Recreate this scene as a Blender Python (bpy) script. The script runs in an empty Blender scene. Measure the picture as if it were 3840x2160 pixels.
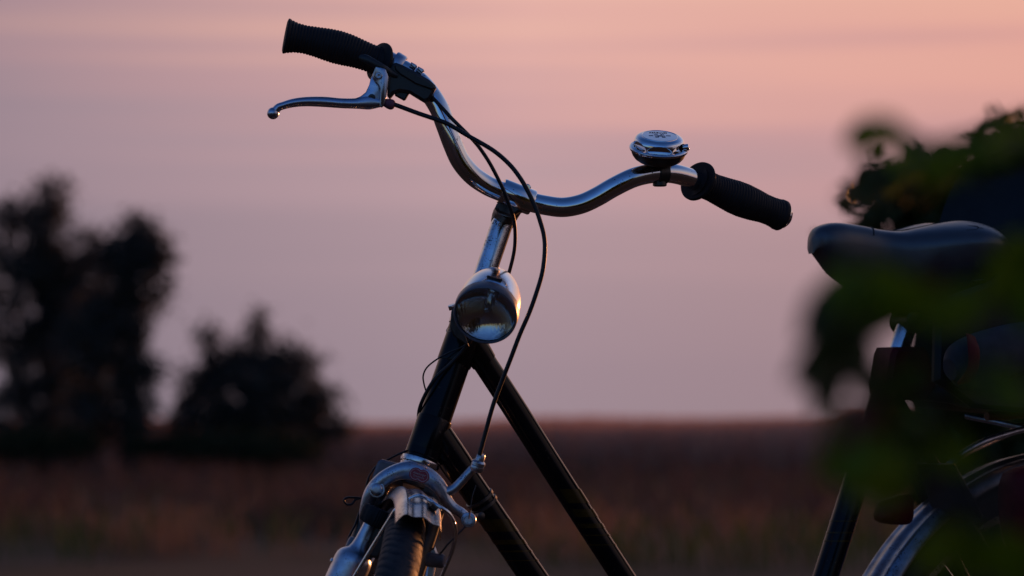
import bpy, math, random
import numpy as np
from mathutils import Vector, Matrix
R = math.radians
sc = bpy.context.scene
C = sc.collection
random.seed(7)
rng = np.random.default_rng(7)

# ------------------------------------------------------------------ camera
LENS, DIST = 116.25, 4.0
FPX = LENS / 36 * 3840
PITCH = math.atan(520 / FPX)
CAM = Vector((0, -DIST, 0.784))
cam = bpy.data.cameras.new('camera')
cam.lens = LENS
cam.sensor_width = 36
cam.clip_start = 0.05
cam.clip_end = 4000
cam.dof.use_dof = True
cam.dof.focus_distance = 4.0
cam.dof.aperture_fstop = 4.9
cam_ob = bpy.data.objects.new('camera', cam)
C.objects.link(cam_ob)
cam_ob.location = CAM
cam_ob.rotation_euler = (R(90) + PITCH, 0, 0)
sc.camera = cam_ob

# ------------------------------------------------------------------ sky
SUN_AZ, SUN_EL = 31.0, 2.5            # azimuth right of the view direction (+Y)
world = bpy.data.worlds.new('World')
sc.world = world
world.use_nodes = True
nt = world.node_tree
nt.nodes.clear()
def wn(t, **k):
    n = nt.nodes.new(t)
    for a, v in k.items():
        setattr(n, a, v)
    return n
def wl(a, b):
    nt.links.new(a, b)
def wmath(op, a, b=None):
    n = wn('ShaderNodeMath', operation=op)
    for i, v in enumerate((a, b)):
        if v is None:
            continue
        if isinstance(v, (int, float)):
            n.inputs[i].default_value = v
        else:
            wl(v, n.inputs[i])
    return n.outputs[0]
def lin(r, g, b):
    f = lambda c: (c / 255 / 12.92) if c / 255 <= .04045 else ((c / 255 + .055) / 1.055) ** 2.4
    return (f(r), f(g), f(b), 1)
sky = wn('ShaderNodeTexSky', sky_type='NISHITA')
sky.sun_disc = False
sky.sun_elevation = R(SUN_EL)
sky.sun_rotation = R(SUN_AZ)
sky.air_density = 1.0
sky.dust_density = 0.6
sky.ozone_density = 3.0
tc = wn('ShaderNodeTexCoord')
sep = wn('ShaderNodeSeparateXYZ')
wl(tc.outputs['Generated'], sep.inputs[0])
el = wmath('MULTIPLY', wmath('ARCSINE', sep.outputs['Z']), 180 / math.pi)          # elevation in degrees
dotv = wmath('ADD', wmath('MULTIPLY', sep.outputs['X'], math.sin(R(SUN_AZ))),
             wmath('MULTIPLY', sep.outputs['Y'], math.cos(R(SUN_AZ))))             # 1 towards the sunset, -1 away
# soft stratus bands, stretched along the horizon
mp = wn('ShaderNodeMapping')
mp.inputs['Scale'].default_value = (2.0, 2.0, 60)
mp.inputs['Rotation'].default_value = (0, R(1.2), 0)
wl(tc.outputs['Generated'], mp.inputs[0])
nz = wn('ShaderNodeTexNoise')
nz.inputs['Scale'].default_value = 1.0
nz.inputs['Detail'].default_value = 2.5
nz.inputs['Roughness'].default_value = .45
wl(mp.outputs[0], nz.inputs['Vector'])
band = wmath('SUBTRACT', nz.outputs[0], .5)
# veil colour by elevation, shifted a little by the bands
bamp = wn('ShaderNodeMapRange')            # the low sky is smooth haze, the bands lie above it
bamp.inputs['From Min'].default_value = 2.0
bamp.inputs['From Max'].default_value = 6.5
bamp.inputs['To Min'].default_value = 1.6
bamp.inputs['To Max'].default_value = 7.5
wl(el, bamp.inputs[0])
el_banded = wmath('ADD', el, wmath('MULTIPLY', band, bamp.outputs[0]))
ramp = wn('ShaderNodeValToRGB')
cr = ramp.color_ramp
stops = [(0.0, (158, 138, 148)), (1.0, (160, 139, 149)), (2.6, (171, 146, 154)), (4.2, (188, 156, 162)),
         (5.4, (204, 161, 163)), (6.5, (227, 175, 166)), (8.0, (234, 184, 168)), (12, (232, 190, 172)), (22, (205, 190, 195)), (36, (165, 180, 215)), (60, (120, 155, 215))]
while len(cr.elements) < len(stops):
    cr.elements.new(0.5)
for e, (p, c) in zip(cr.elements, stops):
    e.position = p / 60
    e.color = lin(*c)
mr = wn('ShaderNodeMapRange')
mr.inputs['From Max'].default_value = 60
wl(mr.outputs[0], ramp.inputs[0])
# warmer and brighter towards the sunset
gain = wn('ShaderNodeMapRange')
gain.inputs['From Min'].default_value = .755
gain.inputs['From Max'].default_value = .93
wl(dotv, gain.inputs[0])
elb = wmath('ADD', el_banded, wmath('MULTIPLY', wmath('SUBTRACT', gain.outputs[0], .56), wmath('MULTIPLY', el, .36)))
wl(elb, mr.inputs[0])
warm = wn('ShaderNodeValToRGB')
wr = warm.color_ramp
wr.elements.new(.56)
for e, (p, c) in zip(wr.elements, ((0, (.66, .73, .79, 1)), (.56, (1, 1, 1, 1)), (1, (.99, .88, .83, 1)))):
    e.position = p
    e.color = c
wl(gain.outputs[0], warm.inputs[0])
vm = wn('ShaderNodeMix', data_type='RGBA', blend_type='MULTIPLY')
vm.inputs[0].default_value = 1
wl(ramp.outputs[0], vm.inputs[6])
wl(warm.outputs[0], vm.inputs[7])
vs = wn('ShaderNodeVectorMath', operation='SCALE')
wl(vm.outputs[2], vs.inputs[0])
vs.inputs['Scale'].default_value = 10.0       # the Background strength below is 0.1
# clear blue dusk sky above and behind
st = wn('ShaderNodeMix', data_type='RGBA', blend_type='MULTIPLY')
st.inputs[0].default_value = 1
wl(sky.outputs[0], st.inputs[6])
st.inputs[7].default_value = (1.75, 2.0, 3.0, 1)
# how much veil: full low in the west half, none high up or in the east
f_el = wn('ShaderNodeMapRange', interpolation_type='SMOOTHSTEP')
f_el.inputs['From Min'].default_value = 62
f_el.inputs['From Max'].default_value = 14
wl(el, f_el.inputs[0])
f_az = wn('ShaderNodeMapRange', interpolation_type='SMOOTHSTEP')
f_az.inputs['From Min'].default_value = -.55
f_az.inputs['From Max'].default_value = .35
wl(dotv, f_az.inputs[0])
fac = wmath('MULTIPLY', f_el.outputs[0], f_az.outputs[0])
mixs = wn('ShaderNodeMix', data_type='RGBA')
wl(fac, mixs.inputs[0])
wl(st.outputs[2], mixs.inputs[6])
wl(vs.outputs[0], mixs.inputs[7])
bg = wn('ShaderNodeBackground')
bg.inputs['Strength'].default_value = 0.1
wl(mixs.outputs[2], bg.inputs[0])
wo = wn('ShaderNodeOutputWorld')
wl(bg.outputs[0], wo.inputs[0])

# ------------------------------------------------------------------ sun (last deep orange light, low on the right behind the bicycle)
sun = bpy.data.lights.new('sun', 'SUN')
sun.energy = 3.0
sun.color = (1, .36, .12)
sun.angle = R(1.2)
sun_ob = bpy.data.objects.new('sun', sun)
C.objects.link(sun_ob)
sd = Vector((math.sin(R(SUN_AZ)) * math.cos(R(SUN_EL)), math.cos(R(SUN_AZ)) * math.cos(R(SUN_EL)), math.sin(R(SUN_EL))))
sun_ob.rotation_euler = sd.to_track_quat('Z', 'Y').to_euler()
sun_ob.location = (5, 5, 3)

sc.view_settings.view_transform = 'Standard'
sc.view_settings.look = 'None'
sc.view_settings.exposure = 0
sc.view_settings.gamma = 1
sc.cycles.max_bounces = 8

# ------------------------------------------------------------------ where a photo pixel lies at a given depth
_cp, _sp = math.cos(PITCH), math.sin(PITCH)
def ray(px, py):
    u, v = (px - 1920) / FPX, (1080 - py) / FPX
    return Vector((u, _cp - v * _sp, _sp + v * _cp))
def P(px, py, y=0.0):
    d = ray(px, py)
    return CAM + d * ((y + DIST) / d.y)
YAW = R(28)                                   # the frame's plane, rear wheel further away
FD = Vector((math.cos(YAW), math.sin(YAW), 0))   # backwards along the frame
FN = Vector((math.sin(YAW), -math.cos(YAW), 0))  # towards the camera
FO = Vector((-0.07, 0, 0))
def F(px, py, off=0.0):
    d = ray(px, py)
    t = (FO + FN * off - CAM).dot(FN) / d.dot(FN)
    return CAM + d * t

# ------------------------------------------------------------------ materials
def mat(name, col=(.5, .5, .5), rough=.5, metal=0.0, spec=.5, coat=0.0, noise=None, bump=None, speck=None, trans=0.0, emis=None):
    """noise=(scale, colour2, amount)  bump=(scale, strength)  speck=(scale, threshold, colour): rust pits and dirt dots"""
    m = bpy.data.materials.new(name)
    m.use_nodes = True
    t = m.node_tree
    b = t.nodes['Principled BSDF']
    b.inputs['Base Color'].default_value = (*col[:3], 1)
    b.inputs['Roughness'].default_value = rough
    b.inputs['Metallic'].default_value = metal
    b.inputs['Specular IOR Level'].default_value = spec
    b.inputs['Coat Weight'].default_value = coat
    b.inputs['Transmission Weight'].default_value = trans
    geo = t.nodes.new('ShaderNodeTexCoord')
    last = None
    if noise:
        n = t.nodes.new('ShaderNodeTexNoise')
        n.inputs['Scale'].default_value = noise[0]
        n.inputs['Detail'].default_value = 6
        t.links.new(geo.outputs['Object'], n.inputs['Vector'])
        r = t.nodes.new('ShaderNodeMapRange')
        r.inputs['From Min'].default_value = .35
        r.inputs['From Max'].default_value = .68
        r.inputs['To Max'].default_value = noise[2]
        t.links.new(n.outputs[0], r.inputs[0])
        x = t.nodes.new('ShaderNodeMix')
        x.data_type = 'RGBA'
        x.inputs[6].default_value = (*col[:3], 1)
        x.inputs[7].default_value = (*noise[1][:3], 1)
        t.links.new(r.outputs[0], x.inputs[0])
        t.links.new(x.outputs[2], b.inputs['Base Color'])
        last = x.outputs[2]
        rr = t.nodes.new('ShaderNodeMapRange')
        rr.inputs['To Min'].default_value = rough * .8
        rr.inputs['To Max'].default_value = min(1, rough * 1.3 + .02)
        t.links.new(n.outputs[0], rr.inputs[0])
        t.links.new(rr.outputs[0], b.inputs['Roughness'])
    if speck:
        v = t.nodes.new('ShaderNodeTexNoise')
        v.inputs['Scale'].default_value = speck[0]
        v.inputs['Detail'].default_value = 3
        t.links.new(geo.outputs['Object'], v.inputs['Vector'])
        big = t.nodes.new('ShaderNodeTexNoise')
        big.inputs['Scale'].default_value = speck[0] / 9
        t.links.new(geo.outputs['Object'], big.inputs['Vector'])
        ad = t.nodes.new('ShaderNodeMath')
        ad.operation = 'MULTIPLY_ADD'
        t.links.new(big.outputs[0], ad.inputs[0])
        ad.inputs[1].default_value = .6
        t.links.new(v.outputs[0], ad.inputs[2])
        r = t.nodes.new('ShaderNodeMapRange')
        r.inputs['From Min'].default_value = speck[1]
        r.inputs['From Max'].default_value = speck[1] + .05
        t.links.new(ad.outputs[0], r.inputs[0])
        x = t.nodes.new('ShaderNodeMix')
        x.data_type = 'RGBA'
        if last:
            t.links.new(last, x.inputs[6])
        else:
            x.inputs[6].default_value = (*col[:3], 1)
        x.inputs[7].default_value = (*speck[2][:3], 1)
        t.links.new(r.outputs[0], x.inputs[0])
        t.links.new(x.outputs[2], b.inputs['Base Color'])
        if metal:
            q = t.nodes.new('ShaderNodeMapRange')
            q.inputs['To Min'].default_value = metal
            q.inputs['To Max'].default_value = 0
            t.links.new(r.outputs[0], q.inputs[0])
            t.links.new(q.outputs[0], b.inputs['Metallic'])
    if bump:
        n = t.nodes.new('ShaderNodeTexNoise')
        n.inputs['Scale'].default_value = bump[0]
        n.inputs['Detail'].default_value = 5
        t.links.new(geo.outputs['Object'], n.inputs['Vector'])
        bb = t.nodes.new('ShaderNodeBump')
        bb.inputs['Strength'].default_value = bump[1]
        bb.inputs['Distance'].default_value = .001
        t.links.new(n.outputs[0], bb.inputs['Height'])
        t.links.new(bb.outputs[0], b.inputs['Normal'])
    return m

RUST = (.035, .018, .010)
M = {}
M['chrome'] = mat('chrome', (.82, .83, .86), .06, 1, noise=(26, (.66, .66, .67), .55), speck=(420, .985, RUST), bump=(900, .03))
M['pitted'] = mat('pitted_chrome', (.74, .76, .80), .13, 1, noise=(60, (.40, .38, .36), .5), speck=(520, .915, RUST), bump=(700, .12))
M['bell'] = mat('bell_chrome', (.80, .82, .86), .05, 1, speck=(500, 1.02, RUST))
M['alu'] = mat('cast_aluminium', (.52, .55, .62), .32, 1, noise=(90, (.30, .31, .34), .6), speck=(600, .96, (.05, .04, .04)), bump=(500, .12))
M['dull_alu'] = mat('dull_aluminium', (.26, .28, .33), .34, 1, noise=(60, (.12, .12, .14), .8), speck=(400, .96, (.04, .03, .03)), bump=(300, .15))
M['lever'] = mat('lever_aluminium', (.50, .54, .64), .26, 1, noise=(70, (.38, .40, .46), .5), speck=(700, 1.04, (.04, .03, .03)), bump=(600, .06))
M['fender'] = mat('fender_metal', (.60, .58, .58), .24, 1, noise=(45, (.32, .29, .28), .7), speck=(300, .93, (.05, .03, .02)), bump=(160, .25))
M['shell'] = mat('lamp_chrome', (.90, .90, .92), .16, 1, noise=(50, (.66, .66, .68), .5), speck=(420, .99, (.06, .05, .05)))
M['dark_metal'] = mat('dark_dirty_metal', (.09, .085, .08), .4, .7, noise=(80, (.03, .022, .018), .8), bump=(400, .2))
M['paint'] = mat('black_frame_paint', (.004, .004, .006), .13, 0, .16, coat=0, noise=(30, (.012, .010, .010), .6), speck=(300, 1.03, (.06, .04, .03)))
M['gold'] = mat('gold_decal', (.050, .030, .006), .16, 0, .16, noise=(120, (.02, .012, .004), .6))
M['rubber'] = mat('black_rubber', (.011, .010, .012), .62, 0, .25, noise=(90, (.020, .018, .020), .6), bump=(900, .1))
M['tyre'] = mat('tyre_rubber', (.016, .017, .022), .66, 0, .25, noise=(60, (.045, .042, .042), .8), bump=(500, .3))
M['plastic'] = mat('black_plastic', (.012, .011, .012), .36, 0, .5, noise=(60, (.03, .027, .026), .6), bump=(500, .12))
M['grey_plastic'] = mat('grey_plastic', (.13, .13, .155), .38, 0, .5, noise=(70, (.05, .05, .06), .7), bump=(500, .1))
M['cable'] = mat('cable_sheath', (.010, .009, .011), .5, 0, .4)
M['pink'] = mat('pink_rubber', (.16, .055, .085), .6, 0, .3)
M['saddle'] = mat('saddle_vinyl', (.034, .032, .036), .32, 0, 1.0, noise=(40, (.05, .047, .05), .6), bump=(700, .12))
M['seam'] = mat('saddle_seam', (.004, .004, .004), .8)
M['seat_plastic'] = mat('seat_shell_plastic', (.007, .007, .009), .45, 0, .22, noise=(30, (.022, .024, .028), .6), bump=(300, .12))
M['red_plastic'] = mat('red_plastic', (.12, .008, .012), .55, 0, .15, noise=(60, (.07, .005, .008), .6))
M['red_badge'] = mat('red_enamel', (.26, .008, .030), .3, 0, .4)
M['cream'] = mat('worn_cream_print', (.55, .44, .44), .5, 0, .4, noise=(600, (.30, .16, .18), .5))
M['reflector'] = mat('reflector_bowl', (.85, .86, .90), .07, 1)
M['glass'] = mat('lamp_glass', (.86, .84, .82), .03, 0, .5, trans=1)
M['cloth'] = mat('grey_padding', (.045, .045, .048), .75, 0, .2, noise=(50, (.03, .03, .03), .6), bump=(400, .2))
M['amber'] = mat('rust_orange_plastic', (.09, .018, .004), .6)
M['bark'] = mat('bark', (.045, .03, .02), .9, noise=(20, (.02, .015, .01), .8), bump=(60, .6))

def leaf_mat(name, col, col2, tr=.35, rough=.5):
    m = bpy.data.materials.new(name)
    m.use_nodes = True
    t = m.node_tree
    b = t.nodes['Principled BSDF']
    b.inputs['Roughness'].default_value = rough
    b.inputs['Specular IOR Level'].default_value = .2
    g = t.nodes.new('ShaderNodeTexCoord')
    n = t.nodes.new('ShaderNodeTexNoise')
    n.inputs['Scale'].default_value = 3.0
    n.inputs['Detail'].default_value = 4
    oi = t.nodes.new('ShaderNodeObjectInfo')
    va = t.nodes.new('ShaderNodeVectorMath')
    va.operation = 'ADD'
    t.links.new(g.outputs['Object'], va.inputs[0])
    t.links.new(oi.outputs['Random'], va.inputs[1])
    t.links.new(va.outputs[0], n.inputs['Vector'])
    x = t.nodes.new('ShaderNodeMix')
    x.data_type = 'RGBA'
    x.inputs[6].default_value = (*col, 1)
    x.inputs[7].default_value = (*col2, 1)
    t.links.new(n.outputs[0], x.inputs[0])
    t.links.new(x.outputs[2], b.inputs['Base Color'])
    tr_ = t.nodes.new('ShaderNodeBsdfTranslucent')
    t.links.new(x.outputs[2], tr_.inputs['Color'])
    mx = t.nodes.new('ShaderNodeMixShader')
    mx.inputs[0].default_value = tr
    t.links.new(b.outputs[0], mx.inputs[1])
    t.links.new(tr_.outputs[0], mx.inputs[2])
    t.links.new(mx.outputs[0], t.nodes['Material Output'].inputs[0])
    return m
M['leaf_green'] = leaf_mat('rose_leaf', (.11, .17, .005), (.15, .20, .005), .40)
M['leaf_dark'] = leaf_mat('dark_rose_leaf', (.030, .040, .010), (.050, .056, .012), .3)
M['leaf_red'] = leaf_mat('red_rose_leaf', (.10, .016, .008), (.05, .018, .006), .2)
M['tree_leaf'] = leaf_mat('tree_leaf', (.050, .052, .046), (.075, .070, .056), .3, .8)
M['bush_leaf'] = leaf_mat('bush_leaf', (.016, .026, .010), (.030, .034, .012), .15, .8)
M['crop'] = leaf_mat('ripe_crop', (.70, .37, .25), (.56, .30, .21), .22, .9)
M['dry_grass'] = leaf_mat('dry_grass', (.14, .078, .060), (.060, .040, .033), .2, .9)
M['green_grass'] = leaf_mat('green_grass', (.09, .12, .02), (.055, .07, .02), .3, .9)
M['soil'] = mat('field_soil', (.10, .048, .028), .95, 0, .1, noise=(.6, (.045, .034, .016), .9), bump=(3, .5))

# ------------------------------------------------------------------ object helpers
ROOT = {}
def tag(o, label=None, cat=None, group=None, kind=None):
    if label: o['label'] = label
    if cat: o['category'] = cat
    if group: o['group'] = group
    if kind: o['kind'] = kind
    return o
def thing(name, loc, label, cat, group=None):
    o = bpy.data.objects.new(name, None)
    o.empty_display_size = .05
    C.objects.link(o)
    o.location = loc
    ROOT[o.name] = Vector(loc)
    return tag(o, label, cat, group)

class MB:
    """collects vertices and faces (world coordinates) for ONE mesh object"""
    def __init__(s):
        s.v, s.f = [], []
    def add(s, vs, fs):
        k = len(s.v)
        s.v += [tuple(v) for v in vs]
        s.f += [tuple(i + k for i in f) for f in fs]
        return s
    def build(s, name, m, parent=None, smooth=40, label=None, kind=None):
        org = ROOT[parent.name] if parent else Vector((0, 0, 0))
        me = bpy.data.meshes.new(name)
        me.from_pydata([(v[0] - org.x, v[1] - org.y, v[2] - org.z) for v in s.v], [], s.f)
        me.materials.append(m)
        me.validate()
        if smooth:
            me.shade_smooth()
            me.set_sharp_from_angle(angle=R(smooth))
        me.update()
        o = bpy.data.objects.new(name, me)
        C.objects.link(o)
        if parent:
            o.parent = parent
            ROOT[o.name] = org
        if label: o['label'] = label
        if kind: o['kind'] = kind
        return o

def crom(pts, n):
    """Catmull-Rom through points (Vectors of any size), n samples per span"""
    pts = [np.array(p, float) for p in pts]
    out = []
    for i in range(len(pts) - 1):
        p0 = pts[i - 1] if i else 2 * pts[0] - pts[1]
        p1, p2 = pts[i], pts[i + 1]
        p3 = pts[i + 2] if i + 2 < len(pts) else 2 * pts[-1] - pts[-2]
        for j in range(n):
            t = j / n
            out.append(.5 * (2 * p1 + (p2 - p0) * t + (2 * p0 - 5 * p1 + 4 * p2 - p3) * t * t + (3 * p1 - p0 - 3 * p2 + p3) * t ** 3))
    out.append(pts[-1])
    return out

def sweep(mb, pts, rad, segs=20, n=6, caps=True, up=None, closed=False):
    """tube along pts; rad = number, or list per point of r or (r_side, r_depth); up keeps the section's depth axis"""
    k = len(pts)
    if not isinstance(rad, (list, tuple)) or (isinstance(rad, tuple) and len(rad) == 2 and k != 2):
        rad = [rad] * k
    rr = [(r, r) if not isinstance(r, (list, tuple)) else r for r in rad]
    data = [(*p, *r) for p, r in zip(pts, rr)]
    if n > 1:
        data = crom(data, n)
    else:
        data = [np.array(d) for d in data]
    pp = [Vector(d[:3]) for d in data]
    K = len(pp)
    vs, fs = [], []
    ref = Vector(up) if up else Vector((0, -1, 0))
    prev = None
    for i, p in enumerate(pp):
        t = (pp[min(i + 1, K - 1)] - pp[max(i - 1, 0)]).normalized()
        if prev is None or up:
            b = ref - t * ref.dot(t)
            if b.length < 1e-4:
                b = Vector((1, 0, 0)) - t * t.x
        else:
            b = prev - t * prev.dot(t)
        b.normalize()
        prev = b
        s = t.cross(b)
        for j in range(segs):
            a = 2 * math.pi * j / segs
            vs.append(p + s * (math.cos(a) * data[i][3]) + b * (math.sin(a) * data[i][4]))
    for i in range(K - 1):
        for j in range(segs):
            q = (j + 1) % segs
            fs.append((i * segs + j, i * segs + q, (i + 1) * segs + q, (i + 1) * segs + j))
    if caps:
        fs.append(tuple(range(segs - 1, -1, -1)))
        fs.append(tuple((K - 1) * segs + j for j in range(segs)))
    return mb.add(vs, fs)

def basis(axis, up=None):
    a = Vector(axis).normalized()
    u = Vector(up) if up else (Vector((0, 0, 1)) if abs(a.z) < .9 else Vector((1, 0, 0)))
    x = u.cross(a)
    if x.length < 1e-5:
        x = Vector((1, 0, 0)).cross(a)
    x.normalize()
    return x, a.cross(x), a

def lathe(mb, c, axis, prof, segs=32, rf=None, caps=True, up=None):
    """prof = [(h, r)...] along axis from c; rf(angle, h, r) may change r"""
    x, y, a = basis(axis, up)
    c = Vector(c)
    vs, fs = [], []
    for h, r in prof:
        for j in range(segs):
            t = 2 * math.pi * j / segs
            q = rf(t, h, r) if rf else r
            vs.append(c + a * h + x * (q * math.cos(t)) + y * (q * math.sin(t)))
    K = len(prof)
    for i in range(K - 1):
        for j in range(segs):
            q = (j + 1) % segs
            fs.append((i * segs + j, i * segs + q, (i + 1) * segs + q, (i + 1) * segs + j))
    if caps:
        fs.append(tuple(range(segs - 1, -1, -1)))
        fs.append(tuple((K - 1) * segs + j for j in range(segs)))
    return mb.add(vs, fs)

def prism(mb, pts, thick, bev=.0006, normal=None, smooth_n=1):
    """extruded outline (world points, roughly in one plane) with a bevelled front and back edge"""
    if smooth_n > 1:
        cl = crom(list(pts) + [pts[0]], smooth_n)[:-1]
        pts = [Vector(p) for p in cl]
    pts = [Vector(p) for p in pts]
    n = Vector(normal) if normal else None
    if n is None:
        n = Vector((0, 0, 0))
        for i in range(len(pts)):
            n += pts[i].cross(pts[(i + 1) % len(pts)])
        n.normalize()
        if n.dot(Vector((0, -1, 0))) < 0:
            n = -n
    n.normalize()
    K = len(pts)
    area = Vector((0, 0, 0))
    for i in range(K):
        area += pts[i].cross(pts[(i + 1) % K])
    if area.dot(n) < 0:
        pts = pts[::-1]
    ins = []
    for i in range(K):
        e1 = (pts[i] - pts[i - 1]).normalized()
        e2 = (pts[(i + 1) % K] - pts[i]).normalized()
        d = n.cross(e1) + n.cross(e2)
        if d.length > 1e-6:
            d = d.normalized() / max(.5, math.sqrt(max(.25, (1 + e1.dot(e2)) / 2)))
        ins.append(pts[i] + d * bev)
    h = thick / 2
    rings = [[q + n * h for q in ins], [q + n * (h - bev) for q in pts], [q - n * (h - bev) for q in pts], [q - n * h for q in ins]]
    vs = [v for r in rings for v in r]
    fs = [tuple(range(K))]
    for k in range(3):
        for i in range(K):
            j = (i + 1) % K
            fs.append((k * K + i, (k + 1) * K + i, (k + 1) * K + j, k * K + j))
    fs.append(tuple(3 * K + i for i in range(K - 1, -1, -1)))
    return mb.add(vs, fs)

def bolt(mb, c, axis, r, h, segs=20):
    return lathe(mb, c, axis, [(-h, r), (h * .3, r), (h * .7, r * .93), (h, r * .7), (h * 1.02, r * .35), (h * .85, r * .3)], segs)

# ================================================================== THE SETTING
def grid_mesh(name, xs, ys, zf, m, kind):
    vs = [(x, y, zf(x, y)) for y in ys for x in xs]
    nx = len(xs)
    fs = [(j * nx + i, j * nx + i + 1, (j + 1) * nx + i + 1, (j + 1) * nx + i) for j in range(len(ys) - 1) for i in range(nx - 1)]
    mb = MB().add(vs, fs)
    o = mb.build(name, m, smooth=180)
    tag(o, kind=kind)
    return o
def gz(x, y):
    """ground height: a very gentle rise to the right, far off"""
    return .12 * (1 - math.exp(-max(0, y - 20) / 60)) * (1 + .5 * math.tanh(x / 6)) - .0 + .02 * math.sin(x * .7 + y * .2)
xs = [-900, -400, -150, -60] + list(np.linspace(-30, 30, 41)) + [60, 150, 400, 900]
ys = [-600, -200, -60, -20] + list(np.linspace(-8, 120, 65)) + [160, 250, 400, 700, 1200, 2000]
grid_mesh('ground', xs, ys, gz, M['soil'], 'structure')

def blades(name, m, n, y0, y1, h0, h1, w, label, seedy, width_f=lambda y: .23 * (y + 4) + 1.0, dens=None, lean=.12):
    """upright stalks: each a tapered bent blade of two quads"""
    g = np.random.default_rng(seedy)
    # even density in depth as seen: more stalks near
    y = y0 + (y1 - y0) * g.random(n) ** 1.5
    x = (g.random(n) * 2 - 1) * np.vectorize(width_f)(y)
    if dens is not None:
        keep = dens(x, y, g)
        x, y = x[keep], y[keep]
    n = len(x)
    z = np.array([gz(a, b) for a, b in zip(x, y)])
    h = (h0 + (h1 - h0) * g.random(n)) * (1 + .05 * np.sin(x * .9 + 1) + .05 * np.sin(x * .37 + y * .1) + .04 * np.tanh(x / 5))
    a = g.random(n) * np.pi
    ww = w * (.6 + .8 * g.random(n))
    lx, ly = (g.normal(0, lean, n) * h, g.normal(0, lean, n) * h)
    dx, dy = np.cos(a) * ww, np.sin(a) * ww
    V = np.zeros((n, 6, 3))
    for k, (t, s) in enumerate(((0, .5), (.6, .8), (1, .55))):
        for q, sg in enumerate((-1, 1)):
            V[:, k * 2 + q, 0] = x + lx * t * t + sg * dx * s
            V[:, k * 2 + q, 1] = y + ly * t * t + sg * dy * s
            V[:, k * 2 + q, 2] = z + h * t
    base = (np.arange(n) * 6)[:, None]
    Fq = np.concatenate([base + np.array([0, 1, 3, 2]), base + np.array([2, 3, 5, 4])], 0)
    me = bpy.data.meshes.new(name)
    me.from_pydata(V.reshape(-1, 3).tolist(), [], Fq.tolist())
    me.materials.append(m)
    o = bpy.data.objects.new(name, me)
    C.objects.link(o)
    return tag(o, label, None, None, 'stuff')
blades('ripe_crop', M['crop'], 125000, 48, 190, .66, .88, .016, 'reddish brown ripe crop filling the field up to the horizon', 3)
def patchy(x, y, g):
    return (np.sin(x * 1.9 + y * .45) + np.sin(x * .8 - y * .9 + 2) + g.normal(0, .8, len(x))) > .1
blades('dry_grass', M['dry_grass'], 22000, 19, 47, .18, .46, .007, 'tan dry grass stalks standing in front of the crop', 5, dens=patchy, lean=.3)
M['tall_straw'] = leaf_mat('tall_straw', (.34, .18, .10), (.18, .10, .06), .25, .9)
blades('straw_tufts', M['tall_straw'], 7000, 15, 24, .10, .32, .008, 'pale straw tufts nearest the bicycle along the field edge', 8, dens=lambda x, y, g: (np.sin(x * 2.3 + y * .8) + np.sin(x * 5.1) * .6 + g.normal(0, .5, len(x))) > .5, lean=.4)
def patchy2(x, y, g):
    return (np.sin(x * 1.3 - y * .5 + 1) + g.normal(0, .7, len(x))) > .7
blades('green_grass', M['green_grass'], 10000, 14, 44, .10, .28, .009, 'low green grass between the dry stalks', 6, dens=patchy2, lean=.35)

def leaf_cloud(name, m, parent, blobs, n, size, seedy, flat=.5, div=26, spread=2.3):
    """crown: many small leaf-sized faces in clumps; blobs = [(centre, (rx, ry, rz), weight)]"""
    g = np.random.default_rng(seedy)
    org = np.array(ROOT[parent.name])
    w = np.array([b[2] for b in blobs], float)
    cnt = (w / w.sum() * n).astype(int)
    Ps = []
    for (c, r, _), k in zip(blobs, cnt):
        nc = max(3, k // div)                     # sub-clumps
        d = g.normal(size=(nc, 3))
        d /= np.linalg.norm(d, axis=1)[:, None]
        rad = g.random(nc) ** .45
        cc = np.array(c) + d * rad[:, None] * np.array(r)
        idx = g.integers(0, nc, k)
        Ps.append(cc[idx] + g.normal(size=(k, 3)) * size * spread)
    Q = np.concatenate(Ps)
    n = len(Q)
    u = g.normal(size=(n, 3)); u /= np.linalg.norm(u, axis=1)[:, None]
    v = np.cross(u, g.normal(size=(n, 3))); v /= np.linalg.norm(v, axis=1)[:, None]
    s = size * (.6 + .8 * g.random(n))[:, None]
    V = np.stack([Q - u * s, Q + v * s * flat, Q + u * s, Q - v * s * flat], 1) - org
    me = bpy.data.meshes.new(name)
    me.from_pydata(V.reshape(-1, 3).tolist(), [], (np.arange(n)[:, None] * 4 + np.arange(4)).tolist())
    me.materials.append(m)
    o = bpy.data.objects.new(name, me)
    C.objects.link(o)
    o.parent = parent
    ROOT[o.name] = ROOT[parent.name]
    return o

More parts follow.
